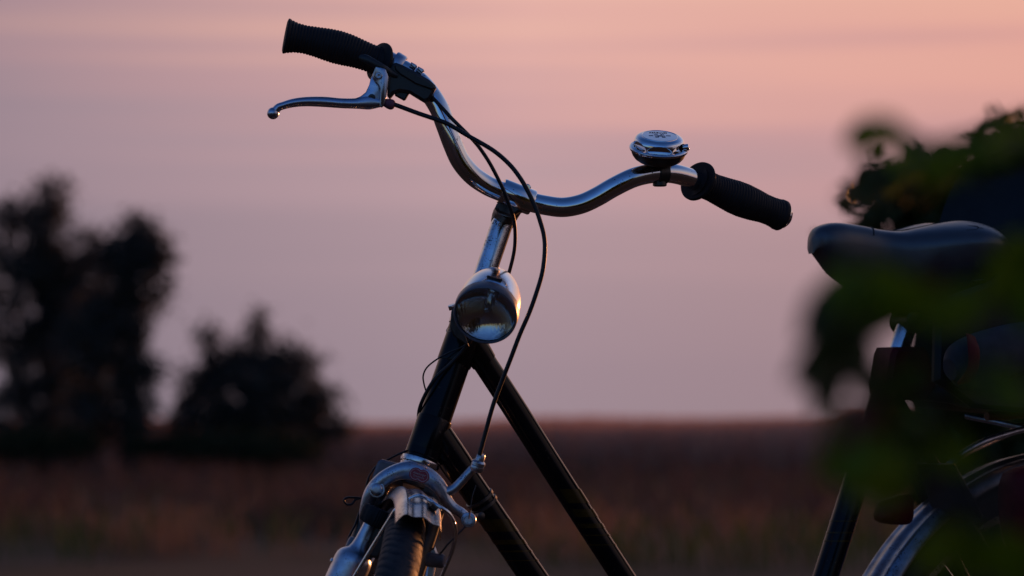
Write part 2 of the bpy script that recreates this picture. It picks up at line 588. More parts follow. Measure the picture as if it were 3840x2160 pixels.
def far_tree(name, px, y, blobs_px, n, label, seedy, leafsize, group='trees at the far edge of the field'):
    """blobs_px = [(px, py, rx_px, ry_px)] seen at depth y"""
    s = (y + DIST) / FPX
    base = P(px, 1700, y)
    g0 = gz(base.x, y)
    t = thing(name, (base.x, y, g0), label, 'tree' if 'tree' in name else 'bush', group)
    blobs = []
    for bx, by, rx, ry in blobs_px:
        c = P(bx, by, y + random.uniform(-.4, .4) * rx * s)
        blobs.append((c, (rx * s, max(rx, 60) * s * .8, ry * s), rx * ry))
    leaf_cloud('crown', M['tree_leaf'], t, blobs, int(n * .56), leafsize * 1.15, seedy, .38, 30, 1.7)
    tr = MB()
    top = Vector(blobs[0][0])
    b0 = Vector((base.x, y, g0 - .1))
    hgt = top.z - g0
    sweep(tr, [b0, b0 + Vector((.05, 0, hgt * .35)), b0.lerp(top, .7), top], [.16, .12, .07, .03], 10, 4)
    for c, r, _ in blobs[1:]:
        c = Vector(c)
        st_ = b0.lerp(top, random.uniform(.25, .6))
        sweep(tr, [st_, st_.lerp(c, .5) + Vector((0, 0, .1)), c], [.06, .04, .015], 8, 4)
    tr.build('trunk', M['bark'], t)
    return t
far_tree('tree', 190, 44, [(180, 790, 100, 120), (130, 930, 190, 120), (30, 830, 70, 90), (60, 1030, 180, 150), (240, 1060, 130, 130), (250, 1190, 170, 150), (60, 1260, 190, 200), (230, 1420, 210, 220), (60, 1560, 190, 160),
                           (170, 720, 50, 60), (330, 940, 40, 60), (345, 1010, 80, 120)], 26000,
         'tall dark tree at the left edge of the field, highest of the trees', 11, .055)
far_tree('tree', 480, 42, [(510, 930, 110, 95), (590, 960, 60, 80), (420, 990, 90, 110), (530, 1080, 100, 90), (400, 1180, 130, 140), (470, 1240, 80, 90), (500, 1430, 90, 110), (370, 1560, 160, 130),
                           (480, 1580, 90, 70), (540, 1380, 50, 60), (500, 850, 40, 40), (330, 1300, 120, 160)], 19000,
         'dark round topped tree leaning against the tallest tree', 12, .055)
far_tree('tree', 980, 43, [(960, 1370, 130, 90), (975, 1240, 34, 70), (1130, 1370, 80, 70), (795, 1260, 40, 45), (830, 1390, 100, 100), (1000, 1480, 240, 110), (740, 1490, 80, 110), (1190, 1520, 90, 90),
                           (820, 1600, 210, 100), (1080, 1620, 210, 90), (1270, 1600, 50, 45), (975, 1190, 14, 30), (1050, 1330, 60, 50), (900, 1330, 40, 40)], 22000,
         'low wide dark bushy tree standing apart from the two taller ones', 13, .05)
# low undergrowth joining the trees
def undergrowth(px, py, rx, ry, n, label, sd, y=41):
    s = (y + DIST) / FPX
    c = P(px, py, y)
    t = thing('field_bush', (c.x, y, gz(c.x, y)), label, 'bush', 'low bushes below the trees')
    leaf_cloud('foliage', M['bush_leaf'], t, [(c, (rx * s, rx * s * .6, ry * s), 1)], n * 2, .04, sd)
    st_ = MB()
    for k in range(4):
        g = Vector((c.x + (k - 1.5) * .1, y, gz(c.x, y) - .05))
        sweep(st_, [g, g.lerp(c, .6), c + Vector(((k - 1.5) * .3, 0, .05))], [.03, .02, .008], 6, 3)
    st_.build('stem', M['bark'], t)
undergrowth(150, 1680, 260, 55, 1800, 'low dark bush under the tallest tree at the left edge', 21)
undergrowth(560, 1690, 110, 40, 700, 'smallest low bush in the gap between the trees', 22)
undergrowth(900, 1690, 320, 50, 2200, 'long low bush under the wide bushy tree', 23)

# ================================================================== THE BICYCLE
ax_u = .344                                   # steering axis slope as it shows in the photograph
a = Vector((ax_u, ax_u * math.tan(YAW), 1)).normalized()
K = F(1573, 1740)                             # crown race on the steering axis
def A(px_y, off=0.0):
    """point on the steering axis whose image row is px_y"""
    px = 1573 + (1740 - px_y) * ax_u
    return F(px, px_y)
PHI = R(5)
b0 = Vector((math.sin(PHI), -math.cos(PHI), 0))
fw = (b0 - a * b0.dot(a)).normalized()        # forward for the steered wheel
sw = fw.cross(a).normalized()                 # axle direction (towards image left)
hub = K - a * .42 + fw * .05

bike = thing('bicycle', (K.x + .3, .2, 0), 'black step-through bicycle with chrome swept handlebar and bullet headlight, turned front wheel', 'bicycle')

# ---- frame
f = MB()
sweep(f, [A(1712), A(1690), A(1300), A(1235)], [.0195] * 4, 36, 2)
for q in (1700, 1240):
    lathe(f, A(q), a, [(-.005, .0205), (-.004, .0215), (.004, .0215), (.005, .0205)], 36)
f.build('head_tube', M['paint'], bike)
tt = [F(1738, 1240), F(1909, 1500), F(2100, 1800), F(2333, 2160), F(2560, 2505), F(2745, 2770), F(2869, 2870)]
f = MB(); sweep(f, tt, .0148, 36, 6)
top_tube = f.build('top_tube', M['paint'], bike)
dt = [F(1640, 1633), F(1752, 1800), F(1875, 1980), F(1997, 2160), F(2280, 2560), F(2540, 2850), F(2827, 3000)]
f = MB(); sweep(f, dt, .0168, 36, 6)
down_tube = f.build('down_tube', M['paint'], bike)
# lugs where the tubes meet the head tube
f = MB()
sweep(f, [F(1718, 1212), F(1778, 1301), F(1815, 1357)], [.0176, .0176, .0160], 36, 2)
lathe(f, A(1290), a, [(-.026, .0207), (-.024, .0213), (.024, .0213), (.026, .0207)], 36)
f.build('upper_lug', M['paint'], bike)
f = MB()
sweep(f, [F(1628, 1617), F(1712, 1741), F(1745, 1790)], [.0195, .0195, .0180], 36, 2)
lathe(f, A(1640), a, [(-.024, .0207), (-.022, .0213), (.022, .0213), (.024, .0207)], 36)
f.build('lower_lug', M['paint'], bike)
def seat_axis(py):
    return F(3165 + (1950 - py) * .322, py)
sdir = (seat_axis(1300) - seat_axis(1950)).normalized()
f = MB(); sweep(f, [seat_axis(3000), seat_axis(2600), seat_axis(2160), seat_axis(1700), seat_axis(1320)], .0168, 36, 3)
seat_tube = f.build('seat_tube', M['paint'], bike)
f = MB(); sweep(f, [seat_axis(1420), seat_axis(1240), seat_axis(1165)], .0135, 32, 3)
f.build('seat_post', M['pitted'], bike)
# gold decal bands round the tubes
def band_on(line, t0, t1, r, parent):
    p0, p1 = [Vector(crom(line, 20)[int(t)]) for t in (t0, t1)] if False else (line[0].lerp(line[1], t0), line[0].lerp(line[1], t1))
    mb = MB()
    # slanted cut, as on the photograph: shear the ring's ends
    axis = (p1 - p0).normalized()
    x, y, _ = basis(axis)
    vs, fs = [], []
    S = 36
    for e, p in enumerate((p0, p1)):
        for j in range(S):
            th = 2 * math.pi * j / S
            d = x * math.cos(th) + y * math.sin(th)
            sh = -d.z * r / axis.z
            vs.append(p + d * (r + .0003) + axis * sh)
    for j in range(S):
        q = (j + 1) % S
        fs.append((j, q, S + q, S + j))
    mb.add(vs, fs).build('decal_band', M['gold'], parent, 180)
def tube_pt(line_px, py):
    (x0, y0), (x1, y1) = line_px
    return F(x0 + (x1 - x0) * (py - y0) / (y1 - y0), py)
TT = ((1909, 1500), (2333, 2160)); DT = ((1752, 1800), (1997, 2160))
for p0, p1 in ((1833, 1886), (1908, 1938), (1962, 1979), (2003, 2008), (2039, 2044)):
    band_on([tube_pt(TT, p0), tube_pt(TT, p1)], 0, 1, .0149, top_tube)
for p0, p1 in ((1945, 1992), (2022, 2040), (2062, 2069), (2098, 2102)):
    band_on([tube_pt(DT, p0), tube_pt(DT, p1)], 0, 1, .0169, down_tube)
for p0, p1 in ((1950, 1956), (1993, 1999), (2024, 2031)):
    band_on([seat_axis(p1), seat_axis(p0)], 0, 1, .0169, seat_tube)
# cable clip round the down tube
f = MB()
cp = tube_pt(DT, 1880); ca = (dt[2] - dt[1]).normalized()
for k in (-.0045, .0045):
    lathe(f, cp + ca * k, ca, [(-.0022, .0171), (-.0018, .0184), (.0018, .0184), (.0022, .0171)], 36)
lathe(f, F(1800, 1935, .016), FN, [(-.004, .005), (.004, .005), (.0055, .003)], 16)
f.build('cable_clip', M['dark_metal'], bike)

# ---- headset
f = MB()
lathe(f, K, a, [(-.0105, .0150), (-.0105, .0205), (-.0085, .0222), (-.0035, .0228), (-.0030, .0212), (-.0022, .0212), (-.0015, .0236), (.002, .0243), (.0045, .0238), (.0055, .0215), (.0055, .018)], 48)
f.build('crown_race', M['pitted'], bike)
f = MB()
h = A(1222)
lathe(f, h, a, [(-.002, .018), (-.002, .0225), (.003, .0230), (.006, .0205), (.0065, .0195), (.008, .0200), (.0135, .0200), (.015, .018), (.015, .012)], 40)
f.build('headset_nut', M['pitted'], bike)
# ---- fork
f = MB()
lathe(f, K - a * .012, a, [(-.018, .017), (-.016, .019), (.001, .019), (.002, .017)], 32)
for s in (-1, 1):
    top = K - a * .026 + sw * (.012 * s)
    sweep(f, [top, K - a * .03 + sw * (.030 * s), K - a * .06 + sw * (.0365 * s), K - a * .20 + sw * (.040 * s) + fw * .006, hub + sw * (.050 * s)],
          [.012, .0125, .0115, .010, .007], 20, 6)
f.build('fork', M['dark_metal'], bike)
# ---- stem
f = MB()
sweep(f, [A(1235), A(1000), A(838), A(800)], [.0134, .0134, .0134, .0125], 40, 3)
f.build('stem', M['pitted'], bike)
clampc = P(1938, 738, -.038)
bdir = (P(1990, 757, -.036) - P(1885, 717, -.042)).normalized()
f = MB()
lathe(f, clampc, bdir, [(-.0205, .0128), (-.0205, .0150), (-.0190, .0158), (.0190, .0158), (.0205, .0150), (.0205, .0128)], 48)
stem_clamp = f.build('stem_clamp', M['chrome'], bike)
f = MB()   # neck below the clamp: underside casting that the post runs into
nk = A(815)
prism(f, [P(1862, 768, -.03), P(1856, 782, -.03), P(1868, 800, -.03), P(1920, 818, -.03), P(1934, 806, -.03), P(1948, 797, -.03), P(1958, 797, -.03), P(1976, 786, -.03), P(1988, 770, -.03), P(1900, 735, -.03)], .030, .003)
sweep(f, [A(838), A(806), P(1915, 780, -.01)], [.0142, .0155, .014], 28, 3)
f.build('clamp_neck', M['dark_metal'], stem_clamp)
f = MB()   # clamp bolt nut, right end on top
prism(f, [P(1975, 690, -.038), P(1984, 692, -.038), P(1991, 700, -.038), P(1990, 716, -.038), P(1970, 712, -.038)], .012, .001)
f.build('clamp_ridge', M['chrome'], stem_clamp)

# ---- handlebar
bar = [(1090, 136, -.070), (1250, 175, -.064), (1400, 213, -.058), (1470, 240, -.056), (1545, 283, -.056), (1600, 335, -.058), (1645, 402, -.062), (1672, 470, -.065),
       (1697, 537, -.065), (1727, 603, -.062), (1770, 655, -.056), (1822, 692, -.048), (1872, 715, -.043), (1938, 738, -.038), (1990, 757, -.036), (2048, 770, -.034),
       (2112, 777, -.033), (2178, 765, -.032), (2238, 738, -.031), (2300, 702, -.030), (2370, 668, -.026), (2430, 652, -.018), (2482, 648, -.010), (2532, 652, 0.0),
       (2585, 667, .013), (2640, 690, .028), (2760, 738, .055), (2900, 795, .085)]
barp = [P(*b) for b in bar]
f = MB(); sweep(f, barp, .0120, 40, 8)
handlebar = f.build('handlebar', M['chrome'], bike, 60)

def grip(pts, prof, name='grip'):
    """pts: axis points; prof: list (t, radius) with ribs added between t=.05 and .94"""
    line = [Vector(p) for p in crom(pts, 40)]
    seg = [0]
    for i in range(1, len(line)):
        seg.append(seg[-1] + (line[i] - line[i - 1]).length)
    L = seg[-1]
    def at(s):
        for i in range(1, len(line)):
            if seg[i] >= s:
                return line[i - 1].lerp(line[i], (s - seg[i - 1]) / (seg[i] - seg[i - 1] + 1e-9))
        return line[-1]
    ts = [p[0] for p in prof]; rs = [p[1] for p in prof]
    pp, rr = [], []
    N = 330
    nr = 30
    for i in range(N + 1):
        t = i / N
        r = float(np.interp(t, ts, rs))
        if .045 < t < .93:
            ph = (t - .045) / .885 * nr
            r += .00085 * (abs(math.sin(math.pi * ph)) - .55)
        pp.append(at(t * L)); rr.append(r)
    mb = MB()
    sweep(mb, pp, rr, 44, 1)
    return mb, L, at
# rider's right grip, upper left in the photograph
gl = [P(1068, 134, -.071), P(1190, 158, -.066), P(1310, 190, -.061), P(1400, 222, -.057), P(1452, 240, -.056)]
mb, L, at = grip(gl, [(0, .0180), (.008, .0210), (.02, .0214), (.045, .0198), (.11, .0176), (.19, .0168), (.30, .0178), (.40, .0192), (.50, .0200), (.60, .0194), (.72, .0176), (.82, .0167), (.90, .0172), (.955, .0184), (1, .0184)])
gr_l = mb.build('grip', M['rubber'], handlebar, 50)
f = MB()
d = (P(1452, 240, -.040) - P(1400, 222, -.051)).normalized()
lathe(f, P(1425, 233, -.060), d, [(-.004, .015), (-.0035, .0215), (-.002, .0248), (0, .0252), (.0015, .0246), (.002, .014)], 44, rf=lambda t, h, r: r * (1 + .05 * math.cos(2 * t)))
f.build('grip_flange', M['rubber'], gr_l)
# rider's left grip, right in the photograph
gr = [P(2612, 676, .020), P(2700, 716, .042), P(2800, 757, .062), P(2880, 788, .080), P(2934, 810, .092)]
mb, L, at = grip(gr, [(0, .0190), (.04, .0188), (.12, .0174), (.20, .0172), (.32, .0188), (.44, .0206), (.54, .0210), (.66, .0198), (.78, .0178), (.86, .0176), (.93, .0184), (.95, .0196), (.985, .0196), (1, .0165)])
gr_r = mb.build('grip', M['rubber'], handlebar, 50)
f = MB()
d = (P(2700, 716, .046) - P(2585, 666, .006)).normalized()
lathe(f, P(2618, 680, .021), d, [(-.003, .0125), (-.003, .0240), (-.0015, .0252), (.001, .0254), (.0035, .0235), (.005, .019), (.008, .017)], 44, rf=lambda t, h, r: r * (1 + (.06 if r > .02 else 0) * math.cos(2 * t + .6)))
f.build('grip_flange', M['rubber'], gr_r)
f = MB()
d = (P(2934, 810, .094) - P(2880, 788, .080)).normalized()
lathe(f, P(2936, 811, .0925), d, [(-.003, .0155), (.002, .0152), (.005, .0125), (.0062, .006)], 32)
f.build('end_cap', M['chrome'], gr_r)

# ---- bell
ba = Vector((.06, -math.sin(R(22.5)), math.cos(R(22.5)))).normalized()
bc = P(2470, 559, -.030)                       # centre of the rim circle
SX = math.cos(R(30))
HEX0 = R(90)
bx, by_, _ = basis(ba, (0, 0, 1))
def hexcut(t, h, r):
    # six arched flats pressed into the cap's side, one facing the camera
    n0 = math.atan2((Vector((0, -1, 0))).dot(by_), (Vector((0, -1, 0))).dot(bx))
    w = ((t - n0 + math.pi / 6) % (math.pi / 3)) - math.pi / 6
    x = w / (math.pi / 6)
    top = .0048 + .0072 * max(0, 1 - abs(x / .97) ** 2.2) ** .6
    k = max(0, min(1, (top - h) / .0006)) * (1 if abs(x) < .97 else 0)
    if h < .0036:
        k = 0
    elif h < .0046:
        k *= (h - .0036) / .001
    D = .0262 / math.cos(w)
    return r + (min(r, D) - r) * k
bp0 = [(.0010, .0356), (.0022, .0352), (.0032, .0340), (.0040, .0318), (.0045, .0309), (.0060, .0309), (.0080, .0308), (.0100, .0304), (.0118, .0298), (.0134, .0288), (.0147, .0275), (.0157, .0258), (.0163, .0242), (.0166, .0230)]
bell_prof = []
for i_ in range(len(bp0) - 1):
    for j_ in range(14):
        t_ = j_ / 14
        bell_prof.append((bp0[i_][0] + (bp0[i_ + 1][0] - bp0[i_][0]) * t_, bp0[i_][1] + (bp0[i_ + 1][1] - bp0[i_][1]) * t_))
bell_prof += [(.0166, .0230), (.0162, .0227), (.0162, .0223), (.0168, .0220), (.0171, .0214), (.0166, .0210), (.0166, .0200), (.0167, .015), (.0168, .008), (.0168, .001)]
f = MB(); lathe(f, bc, ba, bell_prof, 540, rf=hexcut, up=(0, 0, 1))
bell_cap = f.build('bell', M['bell'], handlebar, 32)
f = MB()
lathe(f, bc, ba, [(-.0175, .0100), (-.0170, .0190), (-.0155, .0235), (-.0125, .0280), (-.0085, .0312), (-.0045, .0328), (-.0022, .0334), (-.0005, .0352), (.0012, .0354), (.0022, .0350)], 96)
f.build('bell_base', M['dark_metal'], bell_cap)
f = MB()
lathe(f, bc, ba, [(-.0020, .0337), (-.0012, .0351), (.0003, .0356), (.0016, .0356), (.0022, .0350)], 96, caps=False)
f.build('bell_rim', M['bell'], bell_cap)
f = MB()   # tab on the bell's right side
e1 = bc + Vector((.0330, -.006, .0015))
lathe(f, e1, (1, -.1, .1), [(-.004, .0042), (.0025, .0042), (.0034, .0030)], 16)
f.build('bell_lever', M['bell'], bell_cap)
# embossed H emblem with wings and a line of small letters on the medallion
f = MB()
def on_top(u, v, hh=.0169):
    return bc + ba * hh + bx * u + by_ * v
if (Vector((1, 0, 0))).dot(bx) < 0:
    _s = -1
else:
    _s = 1
def plate(mb, uv, hh, th):
    prism(mb, [on_top(_s * u, _s * v, hh) for u, v in uv], th, .00015, normal=ba)
for s in (-1, 1):
    plate(f, [(s * .0018, -.0055), (s * .0062, -.0055), (s * .0062, .0055), (s * .0018, .0055), (s * .0018, .0047), (s * .0030, .0047), (s * .0030, -.0047), (s * .0018, -.0047)][::s], .0171, .0008)
    plate(f, [(s * .0078, -.0006), (s * .0135, .0000), (s * .0078, .0026)][::s], .0170, .0006)
plate(f, [(-.0029, -.0012), (.0029, -.0012), (.0029, .0012), (-.0029, .0012)], .0171, .0007)
f.build('emblem', M['alu'], bell_cap)
def text_mesh(name, s, size, m, parent, origin, xd, yd, ext=.00015, spacing=1.0, shear=0):
    cu = bpy.data.curves.new(name, 'FONT')
    cu.body = s
    cu.size = size
    cu.extrude = ext
    cu.align_x = 'CENTER'
    cu.align_y = 'CENTER'
    cu.space_character = spacing
    cu.shear = shear
    cu.resolution_u = 3
    tmp = bpy.data.objects.new(name + '_tmp', cu)
    C.objects.link(tmp)
    me = bpy.data.meshes.new_from_object(tmp.evaluated_get(bpy.context.evaluated_depsgraph_get()))
    bpy.data.objects.remove(tmp)
    bpy.data.curves.remove(cu)
    xd = Vector(xd).normalized(); zd = xd.cross(Vector(yd)).normalized(); yd = zd.cross(xd)
    org = ROOT[parent.name]
    mt = Matrix((xd, yd, zd)).transposed().to_4x4()
    mt.translation = Vector(origin) - org
    me.transform(mt)
    me.name = name
    me.materials.clear(); me.materials.append(m)
    o = bpy.data.objects.new(name, me)
    C.objects.link(o)
    o.parent = parent
    ROOT[o.name] = org
    return o
text_mesh('lettering', 'HERCULES', .0042, M['dark_metal'], bell_cap, on_top(0, _s * .0115, .01695), bx * _s, by_ * _s, .0002, 1.15)
# bell clamp round the bar
f = MB()
bd = (barp[23] - barp[21]).normalized()
sweep(f, [barp[22] - bd * .0085, barp[22] + bd * .0045], [.0138, .0138], 36, 1)
bdn = Vector((0, -.15, -1))
lathe(f, barp[22] - bd * .003 - Vector((0, 0, .0125)), (0, 0, -1), [(-.004, .0085), (.003, .0085), (.004, .007)], 20)
lathe(f, barp[22] - bd * .002, (0, -.1, 1), [(.008, .0085), (.014, .0075), (.022, .010)], 24)
f.build('bell_clamp', M['plastic'], bell_cap)

# ---- brake lever
YL = -.086
f = MB()
lev = [(1030, 418, .0052, .0055), (1044, 403, .0048, .0055), (1062, 396, .0046, .0060), (1100, 386, .0052, .0066), (1150, 381, .0057, .0070), (1215, 382, .0062, .0070), (1280, 387, .0060, .0068), (1335, 388, .0064, .0060), (1385, 384, .0085, .0050), (1430, 386, .0050, .0035)]
def lv(px, py, y=YL):
    return P(px, py, y)
sweep(f, [lv(x, y) for x, y, _, _ in lev], [(r1, r2) for _, _, r1, r2 in lev], 24, 8, up=(0, -1, 0))
bl = lv(1024, 425)
vs = []
lathe(f, bl - Vector((0, 0, .0072)), (0, 0, 1), [(.0072 - .0072 * math.cos(math.pi * k / 14), max(.0002, .0072 * math.sin(math.pi * k / 14))) for k in range(15)], 28)
# web rising from the blade to the pivot
prism(f, [lv(*p) for p in ((1326, 372), (1352, 362), (1372, 346), (1384, 320), (1390, 296), (1400, 270), (1440, 275), (1438, 330), (1430, 400), (1364, 404), (1330, 400))], .0058, .0012)
brake_lever = f.build('brake_lever', M['lever'], handlebar, 45)
f = MB()
prism(f, [P(x, y, YL - .0052) for x, y in ((1410, 246), (1400, 268), (1397, 286), (1402, 302), (1412, 312), (1421, 322), (1426, 340), (1424, 372), (1425, 398), (1434, 402), (1444, 384), (1450, 352), (1455, 318), (1457, 290), (1450, 270), (1442, 258))], .0050, .0010, smooth_n=3)
lever_bracket = f.build('lever_bracket', M['lever'], handlebar, 45)
f = MB(); bolt(f, P(1421, 285, YL - .008), (0, -1, 0), .0043, .0010, 24); f.build('rivet', M['alu'], lever_bracket)
f = MB(); bolt(f, P(1394, 366, YL - .0032), (0, -1, 0), .0044, .0006, 24)
prism(f, [P(x, y, YL - .0032) for x, y in ((1389, 372), (1395, 374), (1389, 400), (1382, 400))], .0009, .0002)
f.build('cable_barrel', M['dark_metal'], brake_lever)
f = MB()
ad = (P(1478, 394, YL) - P(1444, 384, YL)).normalized()
lathe(f, P(1440, 384, YL), ad, [(0, .0045), (.002, .0050), (.005, .0060), (.009, .0064), (.0115, .0056), (.013, .0040), (.0135, .0025)], 24)
f.build('cable_adjuster', M['pink'], brake_lever, label='faded pink rubber cable adjuster')
# clamp band of the lever
f = MB()
b3 = P(1470, 240, -.056); bd3 = (barp[4] - barp[3]).normalized()
lathe(f, b3 - bd3 * .002, bd3, [(-.006, .0122), (-.006, .0132), (-.001, .0132), (.001, .0132), (.0015, .0160), (.003, .0168), (.0125, .0166), (.0145, .0155), (.0145, .0122)], 36)
f.build('lever_clamp', M['lever'], lever_bracket)

# ---- gear shifter on the same side
YS = -.074
f = MB()
prism(f, [P(x, y, YS) for x, y in ((1470, 243), (1485, 237), (1510, 246), (1560, 272), (1612, 303), (1633, 322), (1636, 332), (1626, 352), (1612, 376), (1590, 384), (1560, 366), (1536, 351), (1500, 345), (1478, 352), (1462, 372), (1452, 360), (1457, 300), (1462, 262))], .020, .003)
prism(f, [P(x, y, YS + .004) for x, y in ((1484, 330), (1545, 335), (1534, 352), (1521, 374), (1514, 377), (1481, 359))], .012, .0015)
shifter = f.build('gear_shifter', M['plastic'], handlebar, 35)
f = MB()   # raised lid of the shifter
prism(f, [P(x, y, YS - .011) for x, y in ((1478, 245), (1492, 241), (1560, 276), (1628, 318), (1633, 330), (1622, 338), (1560, 316), (1500, 280), (1482, 262))], .0045, .0016)
f.build('shifter_lid', M['plastic'], shifter, 35)
f = MB()
sweep(f, [P(1350, 216, YS - .012), P(1370, 220, YS - .016), P(1400, 236, YS - .017), P(1432, 254, YS - .016), P(1462, 272, YS - .012), P(1490, 285, YS - .010)],
      [(.0035, .0025), (.0050, .0032), (.0050, .0035), (.0048, .0035), (.0045, .0035), (.003, .003)], 20, 6, up=(0, -1, 0))
f.build('shift_paddle', M['plastic'], shifter)
f = MB()
prism(f, [P(x, y, -.060) for x, y in ((1446, 216), (1456, 212), (1472, 206), (1490, 210), (1508, 221), (1512, 228), (1508, 236), (1484, 238), (1450, 232))], .018, .003)
for cx, cy in ((1553, 247), (1579, 263)):
    prism(f, [P(cx - 14, cy - 2, -.062), P(cx - 10, cy - 12, -.062), P(cx + 10, cy - 1, -.062), P(cx + 12, cy + 4, -.062), P(cx + 4, cy + 14, -.062)], .016, .0012)
f.build('shifter_cover', M['lever'], shifter, 35)

# ---- cables
def cable(name, pts, r, m=None, parent=None, n=8, segs=12, y=None):
    mb = MB()
    sweep(mb, [P(*p) for p in pts], r, segs, n)
    return mb.build(name, m or M['cable'], parent or bike)
c1 = [(1470, 391, -.087), (1488, 395, -.088), (1566, 424, -.092), (1659, 456, -.098), (1702, 477, -.101), (1755, 509, -.104), (1848, 563, -.108), (1910, 616, -.110),
      (1951, 668, -.112), (1982, 722, -.113), (2007, 777, -.114), (2025, 828, -.115), (2040, 885, -.116), (2043, 942, -.117), (2034, 1020, -.118), (2012, 1097, -.118),
      (1984, 1175, -.118), (1950, 1253, -.117), (1915, 1345, -.114), (1880, 1435, -.110), (1849, 1520, -.107), (1820, 1625, -.103), (1798, 1706, -.100)]
cable('brake_cable', c1, .0027, n=5)
c2 = [(1600, 350, -.070), (1621, 365, -.076), (1674, 422, -.090), (1690, 440, -.092), (1724, 474, -.094), (1758, 508, -.092), (1796, 551, -.088), (1836, 611, -.085), (1870, 675, -.081),
      (1889, 715, -.078), (1907, 762, -.074), (1922, 805, -.068), (1930, 845, -.058), (1932, 890, -.048), (1929, 936, -.040), (1919, 985, -.033), (1903, 1038, -.027), (1870, 1110, -.024),
      (1810, 1210, -.024), (1755, 1290, -.025), (1694, 1360, -.026), (1640, 1410, -.026), (1610, 1452, -.024), (1585, 1500, -.018), (1572, 1540, -.010), (1570, 1585, .002), (1576, 1625, .012)]
cable('gear_cable', c2, .0023, n=5)
cable('lamp_wire', [(1790, 1250, -.045), (1764, 1277, -.035), (1733, 1301, -.030), (1682, 1323, -.028), (1636, 1349, -.025), (1601, 1378, -.020), (1587, 1409, -.016), (1590, 1440, -.012), (1598, 1468, -.006)], .0010, n=5, segs=8)
cable('dynamo_wire', [(1545, 1668, -.010), (1532, 1682, -.018), (1517, 1694, -.022), (1490, 1705, -.022), (1447, 1728, -.024), (1420, 1742, -.030), (1403, 1758, -.034), (1382, 1793, -.036), (1370, 1840, -.036), (1362, 1866, -.037), (1335, 1866, -.040),
                      (1302, 1866, -.043), (1290, 1877, -.044), (1302, 1892, -.043), (1320, 1890, -.041), (1334, 1874, -.039), (1362, 1868, -.038), (1366, 1890, -.038), (1351, 1912, -.040), (1333, 1965, -.048), (1308, 2014, -.055), (1299, 2050, -.060)], .0014, n=4, segs=8)
cable('bowden_wire', [(1786, 1820, -.098), (1772, 1860, -.098), (1765, 1905, -.097), (1758, 1945, -.097)], .0007, M['dark_metal'], n=3, segs=8)
cable('brake_cable_tail', [(1745, 1975, -.098), (1715, 2005, -.100), (1680, 2040, -.103), (1660, 2066, -.105), (1648, 2078, -.106)], .0011, M['dark_metal'], n=4, segs=8)

# ---- headlight
lc = P(1821, 1178, -.118)
tl = R(29)
q = Vector((-.15, -math.cos(tl), -math.sin(tl))).normalized()      # the way it shines
bk = -q
f = MB()
egg = [(.000, .0384), (.003, .0388), (.008, .0392), (.016, .0391), (.026, .0384), (.036, .0370), (.048, .0342), (.060, .0302), (.071, .0252), (.081, .0193), (.088, .0138), (.093, .0085), (.0955, .0035), (.096, .0004)]
egg = [tuple(e) for e in crom(egg, 4)]
egg[-1] = (.096, .0003)
LS = .955
lathe(f, lc, bk, [((h_ + .009) * LS, r_ * LS) for h_, r_ in egg], 64, caps=False)
headlight = f.build('headlight', M['shell'], bike, 50)
f = MB()
lathe(f, lc, bk, [(.0100, .0372), (.0100, .0381), (.0093, .0385), (-.0020, .0380), (-.0036, .0374), (-.0042, .0366), (-.0040, .0358), (-.002, .0353), (.004, .0350)], 72, caps=False)
f.build('lamp_rim', M['grey_plastic'], headlight)
f = MB()
lathe(f, lc, bk, [(.0015 + .0165 * (1 - (r_ / .0345) ** 2), r_) for r_ in (.0345, .032, .029, .026, .023, .020, .017, .014, .011, .008, .0045)], 64, caps=False)
f.build('reflector_bowl', M['reflector'], headlight)
f = MB()
lathe(f, lc, bk, [(.0005, .0354), (.0010, .0353), (.0015, .0346), (.0020, .0344)], 64, caps=False)
f.build('inner_ring', M['plastic'], headlight)
f = MB()
lathe(f, lc, bk, [(.024, .0042), (.016, .0040), (.0145, .0034), (.0115, .0036), (.0098, .0026), (.0090, .001)], 24)
f.build('bulb', mat('bulb_glass', (.6, .6, .6), .1, .6), headlight)
# fluted glass: domed disc with vertical ribs
f = MB()
lx_, ly_, la = basis(q)
NG = 60
vs, fs = [], []
def glass_pt(u, v, inner):
    r2 = (u * u + v * v) / (.0356 ** 2)
    dome = .0060 * (1 - r2) + .001
    rib = .00060 * abs(math.sin(math.pi * u / .0044)) * (1 if inner else 0) * (1 if r2 < .85 else 0)
    return lc + q * (dome - (.0022 + rib if inner else 0)) + lx_ * u + ly_ * v
rings = 22
for inner in (0, 1):
    vs.append(glass_pt(0, 0, inner))
    for i in range(1, rings + 1):
        rr_ = .0356 * i / rings
        for j in range(96):
            t = 2 * math.pi * j / 96
            vs.append(glass_pt(rr_ * math.cos(t), rr_ * math.sin(t), inner))
off = 1 + rings * 96
for s, o_ in ((1, 0), (-1, off)):
    for j in range(96):
        t_ = (o_, o_ + 1 + j, o_ + 1 + (j + 1) % 96)
        fs.append(t_[::s])
    for i in range(rings - 1):
        for j in range(96):
            j2 = (j + 1) % 96
            t_ = (o_ + 1 + i * 96 + j, o_ + 1 + (i + 1) * 96 + j, o_ + 1 + (i + 1) * 96 + j2, o_ + 1 + i * 96 + j2)
            fs.append(t_[::s])
for j in range(96):
    j2 = (j + 1) % 96
    fs.append((1 + (rings - 1) * 96 + j, off + 1 + (rings - 1) * 96 + j, off + 1 + (rings - 1) * 96 + j2, 1 + (rings - 1) * 96 + j2))
f.add(vs, fs)
f.build('lens_glass', M['glass'], headlight, 60)
